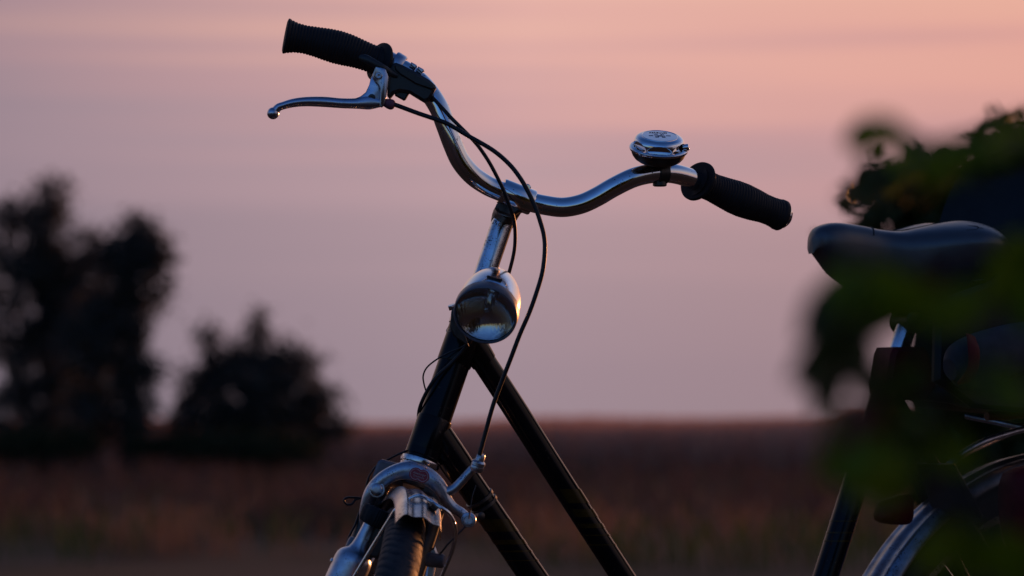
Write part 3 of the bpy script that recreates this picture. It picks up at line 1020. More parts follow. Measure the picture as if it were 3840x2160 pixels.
# slot of the switch on top of the shell
f = MB()
tz = Vector((0, 0, 1)); tz = (tz - bk * tz.dot(bk)).normalized()
sx_ = bk.cross(tz)
if sx_.x < 0: sx_ = -sx_
s0 = lc + bk * .021 + (tz * math.cos(R(16)) + sx_ * math.sin(R(16))) * .0378
nn = (tz * math.cos(R(16)) + sx_ * math.sin(R(16)) + bk * .25).normalized()
al = (sx_ - nn * sx_.dot(nn)).normalized()
prism(f, [s0 + al * (.0095 * math.cos(t)) + nn.cross(al) * (.0030 * math.sin(t)) for t in np.linspace(0, 2 * math.pi, 24, endpoint=False)], .0030, .0006, normal=nn)
f.build('lamp_switch', M['plastic'], headlight)
f = MB()   # bracket that carries the lamp on the headset
prism(f, [P(x, y, -.030) for x, y in ((1700, 1150), (1712, 1160), (1712, 1215), (1740, 1240), (1760, 1300), (1700, 1260), (1688, 1225), (1692, 1170))], .012, .0015)
sweep(f, [A(1215) + fw * .02, P(1800, 1210, -.06), P(1815, 1180, -.09)], [.008, .008, .006], 14, 4)
lamp_bracket = f.build('lamp_bracket', M['dark_metal'], headlight)
f = MB(); lathe(f, P(1696, 1151, -.030), (-.3, -.3, 1), [(-.0028, .0052), (.0022, .0052), (.003, .0045)], 6); f.build('bolt', M['pitted'], headlight)

# ---- front brake caliper (arched, cast)
YC = -.080
f = MB()
def cal(x, y, dy=0.0):
    return P(x, y, YC + dy)
sweep(f, [cal(1367, 1978, .012), cal(1366, 1940, .010), cal(1378, 1885, .006), cal(1400, 1838, .002), cal(1440, 1795), cal(1490, 1770), cal(1540, 1764), cal(1585, 1778), cal(1625, 1802), cal(1655, 1835, .001),
          cal(1675, 1875, .002), cal(1700, 1903, .003), cal(1732, 1925, .004), cal(1755, 1950, .004)],
      [(.0045, .006), (.0062, .007), (.0078, .0085), (.0092, .009), (.0092, .009), (.0098, .009), (.0115, .009), (.0112, .009), (.0100, .009), (.0085, .0085), (.0072, .008), (.0062, .0075), (.0062, .007), (.0068, .0065)], 28, 8, up=(0, -1, 0))
sweep(f, [cal(1662, 1850, .002), cal(1700, 1835), cal(1732, 1803), cal(1762, 1770), cal(1785, 1748)], [(.0075, .007), (.0058, .0065), (.0056, .0062), (.0055, .006), (.0060, .006)], 22, 6, up=(0, -1, 0))
caliper = f.build('brake_caliper', M['alu'], bike, 45)
f = MB()
lathe(f, cal(1413, 1836, -.0065), (0, -1, .05), [(-.004, .0098), (.001, .0098), (.0018, .0092), (.0020, .0076), (.0026, .0074), (.0042, .0070), (.0052, .0058), (.0056, .003)], 32)
f.build('pivot_bolt', M['alu'], caliper)
f = MB()
lathe(f, cal(1757, 1950, -.003), (0, -1, .05), [(-.010, .0088), (.000, .0092), (.0015, .0086), (.0018, .0070), (.0030, .0066), (.0032, .0050), (.0022, .0044)], 32)
f.build('cable_bolt', M['alu'], caliper)
f = MB()
cu_ = (P(1804, 1700, -.100) - P(1784, 1760, -.096)).normalized()
lathe(f, cal(1784, 1768, -.010), cu_, [(0, .0060), (.002, .0078), (.005, .0086), (.0075, .0080), (.008, .0068), (.0085, .0084), (.012, .0082), (.0135, .0066), (.0142, .0056), (.021, .0052), (.0222, .0042)], 24)
f.build('barrel_adjuster', M['alu'], caliper)
# red badge: two overlapping discs with a cream outline and two lines of script
bn = Vector((0, -1, .06)).normalized()
tiltb = R(-17)
ex = Vector((math.cos(tiltb), 0, math.sin(tiltb))); ex = (ex - bn * ex.dot(bn)).normalized()
ey = bn.cross(ex)
if ey.z < 0: ey = -ey
bcn = cal(1572, 1782, -.0092)
def dbl(rad, sep_, N=20):
    pts = []
    for s in (1, -1):
        lim = math.acos(-min(.98, sep_ / rad) ) if sep_ < rad else math.pi
        ths = np.linspace(-lim, lim, N)
        for t in ths:
            th = t if s > 0 else math.pi + t
            pts.append((s * sep_ + rad * math.cos(th), rad * math.sin(th)))
    return pts
def bp(u, v, w=0.0):
    return bcn + ex * u + ey * v + bn * w
f = MB(); prism(f, [bp(u, v) for u, v in dbl(.0078, .0044)], .0024, .0004, normal=bn)
badge = f.build('badge', M['red_badge'], caliper, 30)
f = MB()
o1, o2 = dbl(.0064, .0044), dbl(.0059, .0044)
n_ = len(o1)
f.add([bp(u, v, .0015) for u, v in o1] + [bp(u, v, .0015) for u, v in o2], [(i, (i + 1) % n_, n_ + (i + 1) % n_, n_ + i) for i in range(n_)])
o_ = f.build('badge_outline', M['cream'], caliper, 0)
text_mesh('lettering', 'Altenburger', .0032, M['cream'], caliper, bp(0, .0014, .0015), ex, ey, .0001, 1.0, .25)
text_mesh('lettering', 'Synchron', .0032, M['cream'], caliper, bp(0, -.0020, .0015), ex, ey, .0001, 1.12)

# ---- front reflector bracket behind the caliper (dark folded plate)
f = MB()
prism(f, [P(x, y, -.050) for x, y in ((1432, 1722), (1448, 1726), (1500, 1738), (1515, 1765), (1450, 1800), (1400, 1822), (1394, 1812), (1400, 1780), (1412, 1745), (1420, 1728))], .020, .003)
f.build('mounting_bracket', M['grey_plastic'], bike, 35)

# ---- front wheel
def wheel_pt(c, r, th, w, A_, F_, S_):
    return c + A_ * (r * math.cos(th)) + F_ * (r * math.sin(th)) + S_ * w
def tyre_mesh(c, Rm, rm, A_, F_, S_, tread=True, NU=1400, NV=40):
    vs, fs = [], []
    for i in range(NU):
        th = 2 * math.pi * i / NU
        for j in range(NV):
            ph = 2 * math.pi * j / NV
            w, o = math.sin(ph), math.cos(ph)       # o=1 is the tread crown
            r = rm
            if tread and o > .05:
                # curved sipes that sweep back from the crown on both sides, and rim grooves
                u = (th * Rm / .0140 + 1.25 * abs(w) ** 1.5 * 1.2) % 1
                g = 1.0 if (u < .17 and abs(w) > .25) else 0
                u2 = (th * Rm / .0115 + .5) % 1
                g2 = 1.0 if (abs(abs(w) - .55) < .035 and u2 < .6) else 0
                r -= .0012 * max(g, g2)
            vs.append(wheel_pt(c, Rm + r * o * 1.02, th, r * w, A_, F_, S_))
    for i in range(NU):
        i2 = (i + 1) % NU
        for j in range(NV):
            j2 = (j + 1) % NV
            fs.append((i * NV + j, i2 * NV + j, i2 * NV + j2, i * NV + j2))
    return vs, fs
RW = .335
tv, tf = tyre_mesh(hub, RW, .0235, a, fw, sw)
f = MB().add(tv, tf)
wheel = bpy.data.objects.new('front_wheel', None); C.objects.link(wheel); wheel.parent = bike; ROOT['front_wheel'] = ROOT[bike.name]; wheel.empty_display_size = .05
f.build('tyre', M['tyre'], wheel, 60)
def rim_mesh(mb, c, A_, F_, S_):
    prof = [(.318, -.014), (.306, -.012), (.302, 0), (.306, .012), (.318, .014)]
    NU = 160
    vs = [wheel_pt(c, r, 2 * math.pi * i / NU, w, A_, F_, S_) for i in range(NU) for r, w in prof]
    k = len(prof)
    fs = [(i * k + j, ((i + 1) % NU) * k + j, ((i + 1) % NU) * k + (j + 1) % k, i * k + (j + 1) % k) for i in range(NU) for j in range(k)]
    mb.add(vs, fs)
def wheel_rest(c, A_, F_, S_, parent):
    mb = MB(); rim_mesh(mb, c, A_, F_, S_); mb.build('rim', M['fender'], parent)
    mb = MB()
    for k in range(36):
        s = 1 if k % 2 else -1
        th = 2 * math.pi * k / 36
        th2 = th + (.9 if (k // 2) % 2 else -.9)
        sweep(mb, [wheel_pt(c, .303, th, s * .004, A_, F_, S_), wheel_pt(c, .022, th2, s * .030, A_, F_, S_)], [.001, .001], 6, 1)
    lathe(mb, c - S_ * .045, S_, [(0, .006), (.012, .006), (.013, .024), (.016, .024), (.018, .014), (.072, .014), (.074, .024), (.077, .024), (.078, .006), (.09, .006)], 24)
    mb.build('spokes', M['pitted'], parent, kind='stuff')
wheel_rest(hub, a, fw, sw, wheel)

# ---- fenders
def fender(c, A_, F_, S_, Rf, th0, th1, halfw, parent, m, name='fender', ridges=True, flare=.0):
    # section: ridged top (wavy) and turned-down skirts
    sec = []
    NS = 41
    for k in range(NS):
        t = k / (NS - 1) * 2 - 1
        w = math.sin(t * math.pi / 2 * .96) * halfw
        drop = .019 * (abs(t) ** 2.8)
        wave = .0016 * math.cos(t * math.pi * 3.5) * (1 - abs(t) ** 4) if ridges else 0
        sec.append((Rf - drop + wave, w))
    sec2 = [(r - .0012, w * .985) for r, w in sec[::-1]]
    ring = sec + sec2
    k = len(ring)
    NU = 90
    vs = []
    for i in range(NU + 1):
        t = i / NU
        th = th0 + (th1 - th0) * t
        for r, w in ring:
            lip = flare * max(0, (t - .97) / .03)
            vs.append(wheel_pt(c, r + lip, th, w, A_, F_, S_))
    fs = [(i * k + j, (i + 1) * k + j, (i + 1) * k + (j + 1) % k, i * k + (j + 1) % k) for i in range(NU) for j in range(k)]
    fs += [tuple(range(k)), tuple(NU * k + j for j in range(k - 1, -1, -1))]
    return MB().add(vs, fs).build(name, m, parent, 50)
b1 = Vector((math.sin(R(8)), -math.cos(R(8)), 0))   # the fender sits a little askew on the wheel
fw2 = (b1 - a * b1.dot(a)).normalized()
sw2 = fw2.cross(a).normalized()
front_fender = fender(hub, a, fw2, sw2, .378, R(-80), R(31), .0275, bike, M['fender'], 'front_fender', flare=.002)
f = MB()   # stay wire over the fender's front end
stay = [P(1290, 2210, -.20), P(1330, 2130, -.215), P(1400, 2010, -.235), P(1455, 1930, -.250)]
def fp(th, w, dr=.0045):
    t = w / .0275
    return wheel_pt(hub, .378 - .017 * abs(t) ** 3 + dr, th, -w, a, fw2, sw2)
stay = [P(1290, 2230, -.175), P(1330, 2160, -.185), P(1400, 2045, -.198), P(1462, 1945, -.212), P(1490, 1906, -.218), fp(R(21.5), -.010), fp(R(21.5), .006), P(1640, 1896, -.228), P(1686, 1928, -.225), P(1708, 1985, -.215), P(1698, 2060, -.20), P(1655, 2165, -.185)]
sweep(f, stay, .0022, 14, 8)
stay_o = f.build('fender_stay', M['chrome'], front_fender)
f = MB()
prism(f, [fp(R(21.4) + R(u), v, .004) for u, v in ((-2.2, .008), (-2.2, .016), (2.6, .016), (2.6, .008))], .006, .001)
f.build('stay_clip', M['dark_metal'], front_fender)
f = MB(); lathe(f, P(1640, 2102, -.10), (1, -.3, -.1), [(-.012, .0085), (.006, .0085), (.009, .007), (.0095, .004)], 20); f.build('brake_shoe_nut', M['grey_plastic'], caliper)
f = MB(); prism(f, [P(x, y, -.085) for x, y in ((1612, 2060), (1632, 2050), (1642, 2075), (1620, 2200), (1590, 2200))], .012, .002); f.build('brake_shoe', M['alu'], caliper)

# ---- bottle dynamo, lower left
dax = (P(1352, 1985, -.150) - P(1268, 2170, -.150)).normalized()
d0 = P(1262, 2240, -.150)
f = MB()
Lb = (P(1322, 2080, -.150) - d0).length
lathe(f, d0, dax, [(-.03, .0215), (0, .0222), (Lb - .008, .0222), (Lb - .003, .0214), (Lb + .001, .0195), (Lb + .004, .0165), (Lb + .007, .0120), (Lb + .012, .0100), (Lb + .020, .0086), (Lb + .034, .0076), (Lb + .045, .0072)], 48)
dynamo = f.build('dynamo', M['alu'], bike, 40)
f = MB()
rc = P(1410, 1930, -.150)
rax = (P(1440, 1868, -.150) - P(1395, 1965, -.150)).normalized()
rax = dax
lathe(f, rc - rax * .012, rax, [(-.002, .0080), (.000, .0150), (.003, .0165), (.013, .0172), (.018, .0166), (.020, .0155), (.020, .012), (.017, .010)], 72,
      rf=lambda t, h, r: r + (.0006 if r > .014 and math.sin(t * 36) > 0 else 0))
f.build('friction_roller', M['rubber'], dynamo, 30)
f = MB()
prism(f, [P(x, y, -.140) for x, y in ((1366, 1975), (1400, 1960), (1455, 1985), (1450, 2040), (1420, 2095), (1390, 2090), (1358, 2060), (1352, 2030))], .020, .003)
f.build('dynamo_bracket', M['plastic'], dynamo)
f = MB(); lathe(f, P(1322, 2046, -.130), dax, [(-.010, .0062), (-.006, .0075), (.005, .0078), (.009, .0068), (.010, .004)], 20); f.build('terminal_cap', M['grey_plastic'], dynamo)
f = MB(); lathe(f, P(1245, 2102, -.150), (-1, -.2, .2), [(-.004, .003), (.001, .003), (.002, .002)], 12); f.build('terminal_screw', M['pitted'], dynamo)

# ================================================================== REAR OF THE BICYCLE
# saddle: lofted along the frame direction
S0 = F(3040, 905)                              # nose tip
def SP(u, w, z):
    return S0 + FD * u + FN * w + Vector((0, 0, z))
prof = [  # u, half width, top z (rel), crown dip, skirt depth
    (.000, .005, .003, 0, .000), (.004, .014, .013, 0, .006), (.014, .022, .0205, 0, .021), (.035, .027, .0250, 0, .043), (.070, .030, .0225, .000, .060), (.100, .036, .0185, .001, .064),
    (.125, .050, .0175, .002, .072), (.150, .068, .0225, .005, .078), (.178, .086, .0285, .007, .080), (.205, .098, .0325, .008, .080), (.228, .101, .0310, .006, .078), (.246, .094, .024, .003, .072),
    (.260, .078, .012, .002, .060), (.268, .052, -.004, 0, .045), (.271, .030, -.014, 0, .030)]
pr = crom(prof, 6)
vs, fs = [], []
NSV = 60
for u, hw, tz_, dip, sk in pr:
    core = float(np.interp(u, [0, .03], [.019, .028]))
    for k in range(NSV):
        t = 2 * math.pi * k / NSV
        cx, cz = math.cos(t), math.sin(t)
        e = 2 / 2.7
        w = hw * math.copysign(abs(cx) ** e, cx)
        if cz >= 0:
            z = tz_ - core + core * abs(cz) ** e - dip * math.exp(-(w / .018) ** 2)
            z -= (abs(w) / .101) ** 2 * .008
        else:
            z = tz_ - core - max(0, sk) * abs(cz) ** .6
            w *= (1 - .30 * abs(cz))
        vs.append(SP(u, w, z))
Kp = len(pr)
for i in range(Kp - 1):
    for k in range(NSV):
        k2 = (k + 1) % NSV
        fs.append((i * NSV + k, (i + 1) * NSV + k, (i + 1) * NSV + k2, i * NSV + k2))
fs += [tuple(range(NSV)), tuple((Kp - 1) * NSV + k for k in range(NSV - 1, -1, -1))]
f = MB().add(vs, fs)
saddle = f.build('saddle', M['saddle'], bike, 60)
def top_z(u, w):
    d_ = [np.interp(u, [p[0] for p in prof], [p[i] for p in prof]) for i in range(1, 5)]
    hw, tz_, dip, sk = d_
    x = min(.999, abs(w) / hw) ** (2.7 / 2)
    cz = math.sqrt(1 - x * x)
    return tz_ - .028 + .028 * cz ** (2 / 2.7) - dip * math.exp(-(w / .018) ** 2) - (abs(w) / .101) ** 2 * .008
for s_ in (-1, 1):
    f = MB()
    pts = []
    for t in np.linspace(0, 1, 14):
        u = .105 + .13 * t
        w = s_ * (.012 + .034 * t ** 1.2)
        pts.append(SP(u, w, top_z(u, w) - .0003))
    sweep(f, pts, .0011, 8, 2)
    f.build('seam', M['seam'], saddle)
f = MB()   # crossing seam where nose pad meets the rear pad
pts = []
for t in np.linspace(-1, 1, 15):
    w = t * .029
    pts.append(SP(.078 + .010 * (1 - t * t), w, top_z(.08, w) - .0002))
sweep(f, pts, .0009, 8, 2); f.build('seam', M['seam'], saddle)
for pts_ in ([(.196, .070), (.205, .078), (.204, .083)], [(.188, .079), (.200, .084), (.205, .081), (.215, .088)]):
    f = MB(); sweep(f, [SP(u, w, top_z(u, w) + .0002) for u, w in pts_], .0006, 6, 2); f.build('crack', M['seam'], saddle)
# rails, clamp and springs under the saddle
f = MB()
for s_ in (-1, 1):
    sweep(f, [SP(.06, .010 * s_, -.050), SP(.09, .018 * s_, -.072), SP(.15, .022 * s_, -.085), SP(.22, .035 * s_, -.080)], .0035, 10, 5)
    hx = [SP(.215 + .018 * math.cos(t), .058 * s_ + .018 * math.sin(t), -.045 - .055 * t / (2 * math.pi * 4)) for t in np.linspace(0, 2 * math.pi * 4, 80)]
    sweep(f, hx, .0022, 8, 1)
lathe(f, seat_axis(1205), FN, [(-.022, .012), (-.020, .016), (.020, .016), (.022, .012)], 20)
f.build('saddle_rails', M['dark_metal'], saddle)

# rear wheel and fender
rh = K + FD * .962 - Vector((0, 0, K.z - .374))
rear = bpy.data.objects.new('rear_wheel', None); C.objects.link(rear); rear.parent = bike; ROOT['rear_wheel'] = ROOT[bike.name]; rear.empty_display_size = .05
UZ = Vector((0, 0, 1))
tv, tf = tyre_mesh(rh, RW, .0235, UZ, -FD, FN, False, 260, 24)
MB().add(tv, tf).build('tyre', M['tyre'], rear, 60)
wheel_rest(rh, UZ, -FD, FN, rear)
rear_fender = fender(rh, UZ, -FD, FN, .378, R(-75), R(92), .034, bike, M['dull_alu'], 'rear_fender')
f = MB()   # strut of the fender
sweep(f, [wheel_pt(rh, .374, R(58), .045, UZ, -FD, FN), wheel_pt(rh, .20, R(62), .058, UZ, -FD, FN), wheel_pt(rh, .02, R(70), .07, UZ, -FD, FN)], .0022, 10, 4)
f.build('fender_stay', M['chrome'], rear_fender)
f = MB()   # chain guard disc side, chain stays and seat stays
for s_ in (-1, 1):
    sweep(f, [seat_axis(1480) + FN * .022 * s_, rh + FN * .055 * s_], [.008, .007], 14, 3)
    sweep(f, [seat_axis(2980) + FN * .03 * s_, rh + FN * .058 * s_], [.010, .008], 14, 3)
f.build('rear_stays', M['paint'], bike)
f = MB()
lathe(f, seat_axis(3000) - FN * .05, FN, [(0, .02), (.1, .02)], 20)
for s_ in (-1, 1):
    sweep(f, [seat_axis(3000) + FN * .06 * s_, seat_axis(3000) + FN * .07 * s_ + Vector((-.10 * s_, 0, -.13))], [.009, .007], 12, 2)
    c_ = seat_axis(3000) + FN * .11 * s_ + Vector((-.10 * s_, 0, -.13))
    prism(f, [c_ + FD * x_ + FN * y_ for x_, y_ in ((-.045, -.035), (.045, -.035), (.045, .035), (-.045, .035))], .02, .003, normal=(0, 0, 1))
f.build('crank', M['dark_metal'], bike)
# luggage rack: chromed rods
f = MB()
def rk(px, py, off): return F(px, py, off)
sweep(f, [rk(3548, 1752, .045), rk(3600, 1706, .048), rk(3680, 1660, .05), rk(3760, 1632, .05), rk(3850, 1608, .05), rk(3960, 1600, .05)], .0042, 14, 5)
sweep(f, [rk(3622, 1560, -.02), rk(3740, 1583, .02), rk(3850, 1606, .05)], .0040, 14, 4)
sweep(f, [rk(3548, 1752, -.06), rk(3640, 1690, -.06), rk(3850, 1600, -.06), rk(3960, 1590, -.06)], .0042, 14, 5)
rack = f.build('luggage_rack', M['alu'], bike)
f = MB()
prism(f, [rk(x, y, .05) for x, y in ((3500, 1740), (3512, 1735), (3618, 1935), (3606, 1942), (3560, 1900))], .085, .002, normal=FN)
f.build('rack_foot', M['plastic'], rack)

# ---- child seat on the rack
cs = thing('child_seat', F(3800, 1580), 'dark plastic child seat with red foot straps, mounted over the rear wheel behind the saddle', 'child seat')
f = MB()
# backrest shell: lofted horizontal sections, curved round the child
bo = F(3620, 1250)
def CS(u, w, z): return Vector((bo.x, bo.y, 0)) + FD * (u + .070) + FN * w + Vector((0, 0, z + .036))
def zpx(py, px=3750): return F(px, py).z
ztop = zpx(652)
rows = [(ztop + .004, .030, .160, .030), (ztop, .022, .235, .05), (ztop - .012, .012, .285, .06), (ztop - .035, .003, .31, .08), (ztop - .07, -.006, .32, .10), (ztop - .11, -.016, .32, .12), (ztop - .20, -.030, .31, .14), (ztop - .30, -.045, .30, .14)]
vs, fs = [], []
NB = 26
for z, u0, wd, dp in rows:
    for k in range(NB):
        t = k / (NB - 1) * 2 - 1
        vs.append(CS(.075 + u0 + dp * .0 + .05 - .11 * (1 - abs(t) ** 2.4) * 0 - .10 * abs(t) ** 3 + (ztop - z) * -.12, t * wd * .5, z))
nb = len(vs)
vs += [v + FD * .012 for v in vs]
nr_ = len(rows)
for i in range(nr_ - 1):
    for k in range(NB - 1):
        a1 = i * NB + k
        fs.append((a1, a1 + 1, a1 + NB + 1, a1 + NB))
        fs.append((nb + a1, nb + a1 + NB, nb + a1 + NB + 1, nb + a1 + 1))
    for k in (0, NB - 1):
        a1 = i * NB + k
        fs.append((a1, a1 + NB, nb + a1 + NB, nb + a1))
for i in (0, nr_ - 1):
    for k in range(NB - 1):
        a1 = i * NB + k
        fs.append((a1, nb + a1, nb + a1 + 1, a1 + 1))
f.add(vs, fs)
f.build('backrest', M['seat_plastic'], cs, 60)
f = MB()   # side shell and seat pan
prism(f, [F(x, y, .12) for x, y in ((3503, 1170), (3560, 1110), (3700, 1060), (3850, 960), (3990, 960), (3990, 1560), (3640, 1530), (3560, 1470), (3497, 1430))], .018, .006, normal=FN)
prism(f, [F(x, y, -.12) for x, y in ((3560, 1170), (3700, 1060), (3850, 960), (3990, 960), (3990, 1560), (3640, 1530), (3560, 1430))], .018, .006, normal=FN)
prism(f, [F(x, y, 0) for x, y in ((3570, 1440), (3990, 1440), (3990, 1560), (3640, 1530), (3560, 1470))], .24, .006, normal=FN)
f.build('seat_shell', M['seat_plastic'], cs, 40)
f = MB()   # foot cup
sweep(f, [F(3950, 1290, .17), F(3840, 1300, .17), F(3700, 1345, .17), F(3600, 1372, .17), F(3562, 1385, .17)], [(.028, .022), (.032, .026), (.036, .030), (.030, .026), (.014, .014)], 30, 6, up=tuple(FN))
cup = f.build('foot_cup', M['cloth'], cs)
f = MB()
sweep(f, [F(3640, 1258, .19), F(3650, 1300, .202), F(3652, 1360, .204), F(3635, 1410, .200), F(3592, 1438, .190)], [(.008, .0015), (.009, .002), (.0085, .002), (.008, .002), (.002, .001)], 14, 6, up=tuple(FN))
f.build('strap', M['red_plastic'], cs)
f = MB()
prism(f, [F(x, y, .16) for x, y in ((3795, 1775), (3860, 1750), (3960, 1760), (3960, 2160), (3850, 2140), (3800, 2030), (3778, 1900), (3780, 1820))], .07, .015, normal=FN, smooth_n=4)
f.build('foot_rest', M['red_plastic'], cs, 60)
f = MB()
prism(f, [F(x, y, .0) for x, y in ((3318, 1302), (3432, 1302), (3450, 1330), (3480, 1440), (3440, 1500), (3300, 1500), (3290, 1440), (3306, 1330))], .050, .006, normal=FN)
f.build('mounting_block', M['red_plastic'], cs, 40, label='red clamp block round the seat tube')
f = MB()
prism(f, [F(x, y, .03) for x, y in ((3300, 1880), (3400, 1850), (3415, 1905), (3408, 1955), (3370, 1968), (3290, 1950))], .03, .008, normal=FN, smooth_n=3)
f.build('rear_guard', M['red_plastic'], bike, 50, label='dark red guard in front of the rear fender')
f = MB()
sweep(f, [F(3700, 1560, .06), F(3780, 1555, .06), F(3850, 1548, .06)], [(.006, .006), (.007, .006), (.006, .006)], 10, 3)
f.build('support_bar', M['amber'], cs)
f = MB()
sweep(f, [F(3440, 1470, .0), F(3560, 1480, .02), F(3640, 1500, .03)], [.010, .012, .012], 14, 4)
f.build('mounting_arm', M['plastic'], cs)

# ================================================================== SHRUBS
def leaf_mesh(name, m, L=1.0, W=.62, curl=.22, fold=.14):
    """one ovate leaf with a folded midrib, toothed edge; length 1 along +X"""
    N = 9
    vs, fs = [], []
    for i in range(N + 1):
        t = i / N
        w = W / 2 * math.sin(math.pi * t ** .8) ** .8 if 0 < t < 1 else .0
        w *= 1 + (.07 if i % 2 else -.05)
        z = -curl * t * t
        vs += [(t * L, w, z + fold * w * 2), (t * L, 0, z), (t * L, -w, z + fold * w * 2)]
    for i in range(N):
        k = i * 3
        fs += [(k, k + 3, k + 4, k + 1), (k + 1, k + 4, k + 5, k + 2)]
    me = bpy.data.meshes.new(name)
    me.from_pydata(vs, [], fs)
    me.materials.append(m)
    me.shade_smooth()
    return me
LM = {'g': leaf_mesh('leaf', M['leaf_green']), 'd': leaf_mesh('leaf', M['leaf_dark'], W=.55), 'r': leaf_mesh('leaf', M['leaf_red'])}
def put_leaf(parent, p, dirv, size, kind, roll):
    o = bpy.data.objects.new('leaf', LM[kind])
    C.objects.link(o)
    o.parent = parent
    d = Vector(dirv).normalized()
    qx = d.to_track_quat('X', 'Z')
    o.rotation_mode = 'QUATERNION'
    from mathutils import Quaternion
    o.rotation_quaternion = qx @ Quaternion((1, 0, 0), roll)
    o.location = Vector(p) - ROOT[parent.name]
    o.scale = (size, size, size)
    return o
YF = -2.62
shrub = thing('rose_shrub', (P(3700, 2100, YF).x, YF, 0), 'leafy green rose shrub in the near foreground, blurred in front of the saddle', 'shrub')
f = MB()
def S3(px, py, dy=0.0): return P(px, py, YF + dy)
g0 = Vector((S3(3760, 2160).x, YF, 0))
stems = [
    [g0, S3(3700, 2400), S3(3600, 2050), S3(3420, 1720), S3(3300, 1450), S3(3180, 1180)],
    [g0 + Vector((.02, .03, 0)), S3(3980, 2300, .05), S3(3990, 1800, .06), S3(3990, 1100, .04), S3(3900, 600, .02), S3(3700, 520), S3(3520, 560), S3(3390, 500)],
    [g0 + Vector((.05, 0, 0)), S3(4000, 2300), S3(3980, 1700), S3(3950, 1100), S3(3900, 600), S3(3850, 430)],
    [g0 + Vector((-.02, .05, 0)), S3(3760, 2300, .1), S3(3640, 1900, .1), S3(3500, 1500, .1), S3(3420, 1250, .08)],
    [S3(3600, 2050), S3(3560, 1950, -.03), S3(3620, 1850, -.04), S3(3740, 1820, -.05)],
    [S3(3700, 520), S3(3560, 610, .03), S3(3440, 660, .03), S3(3320, 690, .02)],
    [g0 + Vector((.05, .05, 0)), P(4050, 2400, -1.9), P(4050, 1300, -1.9), P(3950, 700, -1.9), P(3720, 560, -1.9), P(3500, 660, -1.9), P(3260, 680, -1.9)],
]
for s_ in stems:
    sweep(f, s_, [.0045] + [.0032] * (len(s_) - 2) + [.0014], 8, 5)
f.build('stem', M['bark'], shrub)
# leaf clusters: (px, py, spread x, spread y, count, kinds, size)
clusters = [
    (3125, 1190, 20, 60, 12, 'd', .022, (-.3, 0, -1)), (3150, 1085, 25, 25, 9, 'dg', .018, None), (3200, 1250, 30, 60, 8, 'd', .020, None), (3180, 1110, 25, 20, 6, 'd', .020, None), (3100, 1300, 12, 40, 4, 'd', .020, (-.5, 0, -1)),
    (3410, 520, 6, 4, 3, 'g', .0200, (-1, 0, .26)), (3315, 478, 6, 4, 4, 'g', .0200, (-1, 0, -.30)), (3440, 575, 20, 12, 4, 'g', .016, None), (3500, 610, 20, 12, 4, 'g', .016, None),
    (3265, 640, 24, 15, 2, 'd', .017, None), (3440, 610, 50, 30, 3, 'd', .022, None),
    (3610, 575, 45, 12, 18, 'g', .017, None), (3750, 520, 45, 12, 20, 'g', .017, None), (3855, 480, 18, 14, 9, 'g', .018, None), (3540, 625, 30, 14, 8, 'g', .016, None),
    (3260, 740, 30, 20, 2, 'd', .020, None),
    (3120, 1200, 25, 80, 4, 'd', .026, (-.3, 0, -1)), (3150, 1330, 35, 50, 5, 'd', .026, (-.5, 0, -.8)),
    (3240, 1130, 60, 40, 8, 'g', .028, None), (3390, 1120, 80, 30, 6, 'gr', .028, None), (3420, 1090, 80, 15, 4, 'r', .024, None),
    (3280, 1560, 50, 60, 5, 'gr', .026, None), (3270, 1700, 60, 70, 13, 'g', .030, None), (3290, 1800, 60, 40, 7, 'g', .028, None), (3420, 1580, 60, 40, 7, 'grd', .028, None), (3400, 1440, 70, 25, 9, 'gd', .018, None),
    (3480, 1640, 60, 60, 8, 'gd', .028, None), (3640, 2080, 110, 40, 8, 'g', .030, None), (3750, 2110, 80, 30, 7, 'g', .030, None), (3800, 1060, 40, 60, 8, 'g', .030, None),
    (3760, 1440, 70, 30, 4, 'gd', .026, None), (3520, 1220, 50, 20, 3, 'd', .024, None), (3215, 1600, 25, 20, 4, 'r', .018, None),
]
n_near = len(clusters)
random.seed(29)
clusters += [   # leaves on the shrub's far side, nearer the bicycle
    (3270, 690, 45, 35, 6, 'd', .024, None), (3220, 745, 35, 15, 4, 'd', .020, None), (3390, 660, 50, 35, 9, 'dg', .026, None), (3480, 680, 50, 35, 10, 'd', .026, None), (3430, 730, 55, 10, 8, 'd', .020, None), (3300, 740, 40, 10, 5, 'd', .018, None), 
    (3550, 640, 30, 22, 9, 'd', .024, None),
]
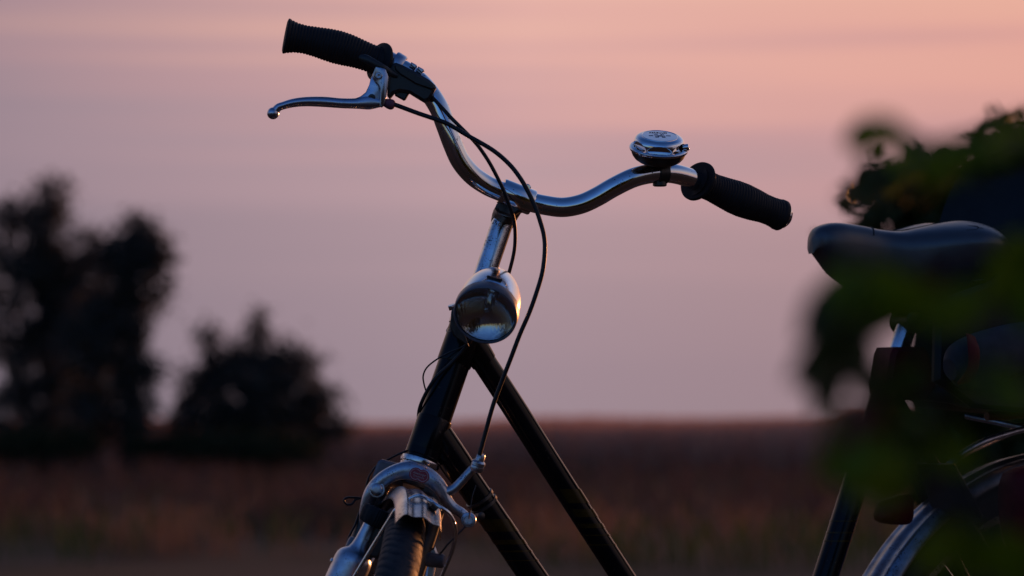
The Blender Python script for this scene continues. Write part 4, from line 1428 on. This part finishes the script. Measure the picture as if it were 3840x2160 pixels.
for ci, (cx, cy, sx1, sy1, cnt, kinds, size, dr) in enumerate(clusters):
    for k in range(cnt):
        dy = random.uniform(-.10, .14) if ci < n_near else random.uniform(.55, .85)
        px_, py_ = random.gauss(cx, sx1 * .75), random.gauss(cy, sy1 * .75)
        p_ = P(px_, py_, YF + dy)
        dv = Vector(dr) + Vector((random.gauss(0, .15), random.gauss(0, .3), random.gauss(0, .15))) if dr else Vector((random.gauss(-.2, 1), random.gauss(0, .5), random.gauss(-.3, .6)))
        if not dr: p_ = p_ - dv.normalized() * size * .5
        put_leaf(shrub, p_, dv, size * random.uniform(.75, 1.25), random.choice(kinds), random.gauss(1.45, .25) if dr else random.uniform(-.9, .9) + math.pi / 2 * .8)

# unseen dense leaf mass added at the right, keeps sun off the near leaves
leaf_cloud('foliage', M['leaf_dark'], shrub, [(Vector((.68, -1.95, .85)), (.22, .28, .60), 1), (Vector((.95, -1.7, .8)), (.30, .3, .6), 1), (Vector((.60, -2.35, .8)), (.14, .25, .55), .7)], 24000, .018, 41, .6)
# dark hedge bush behind the bicycle
YB = 8.5
bb_c = P(3800, 1500, YB)
hb = thing('hedge_bush', (bb_c.x, YB, gz(bb_c.x, YB)), 'dark bush behind the child seat at the right edge', 'bush')
sB = (YB + DIST) / FPX
bl_ = []
for (x_, y_, rx, ry, w_) in ((3640, 800, 120, 120, 1.1), (3800, 700, 150, 160, 1.3), (3540, 800, 80, 80, .9), (3440, 780, 80, 60, .6), (3330, 790, 60, 40, .25), (3750, 1100, 260, 230, 3), (3680, 1450, 220, 220, 2.6), (3760, 1800, 300, 260, 3.6), (3900, 1300, 260, 400, 3),
                             (3600, 2150, 240, 140, 2), (3620, 1330, 70, 140, .7)):
    c_ = P(x_, y_, YB)
    bl_.append((c_, (rx * sB, max(rx, 100) * sB, ry * sB), w_))
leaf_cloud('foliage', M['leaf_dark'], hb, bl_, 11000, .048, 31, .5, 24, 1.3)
f = MB()
gb = Vector((bb_c.x, YB, gz(bb_c.x, YB) - .05))
for c_, r_, w_ in bl_:
    c_ = Vector(c_)
    sweep(f, [gb + Vector((random.uniform(-.1, .1), random.uniform(-.1, .1), 0)), gb.lerp(c_, .5) + Vector((0, 0, .08)), c_], [.014, .009, .003], 8, 5)
f.build('stem', M['bark'], hb)
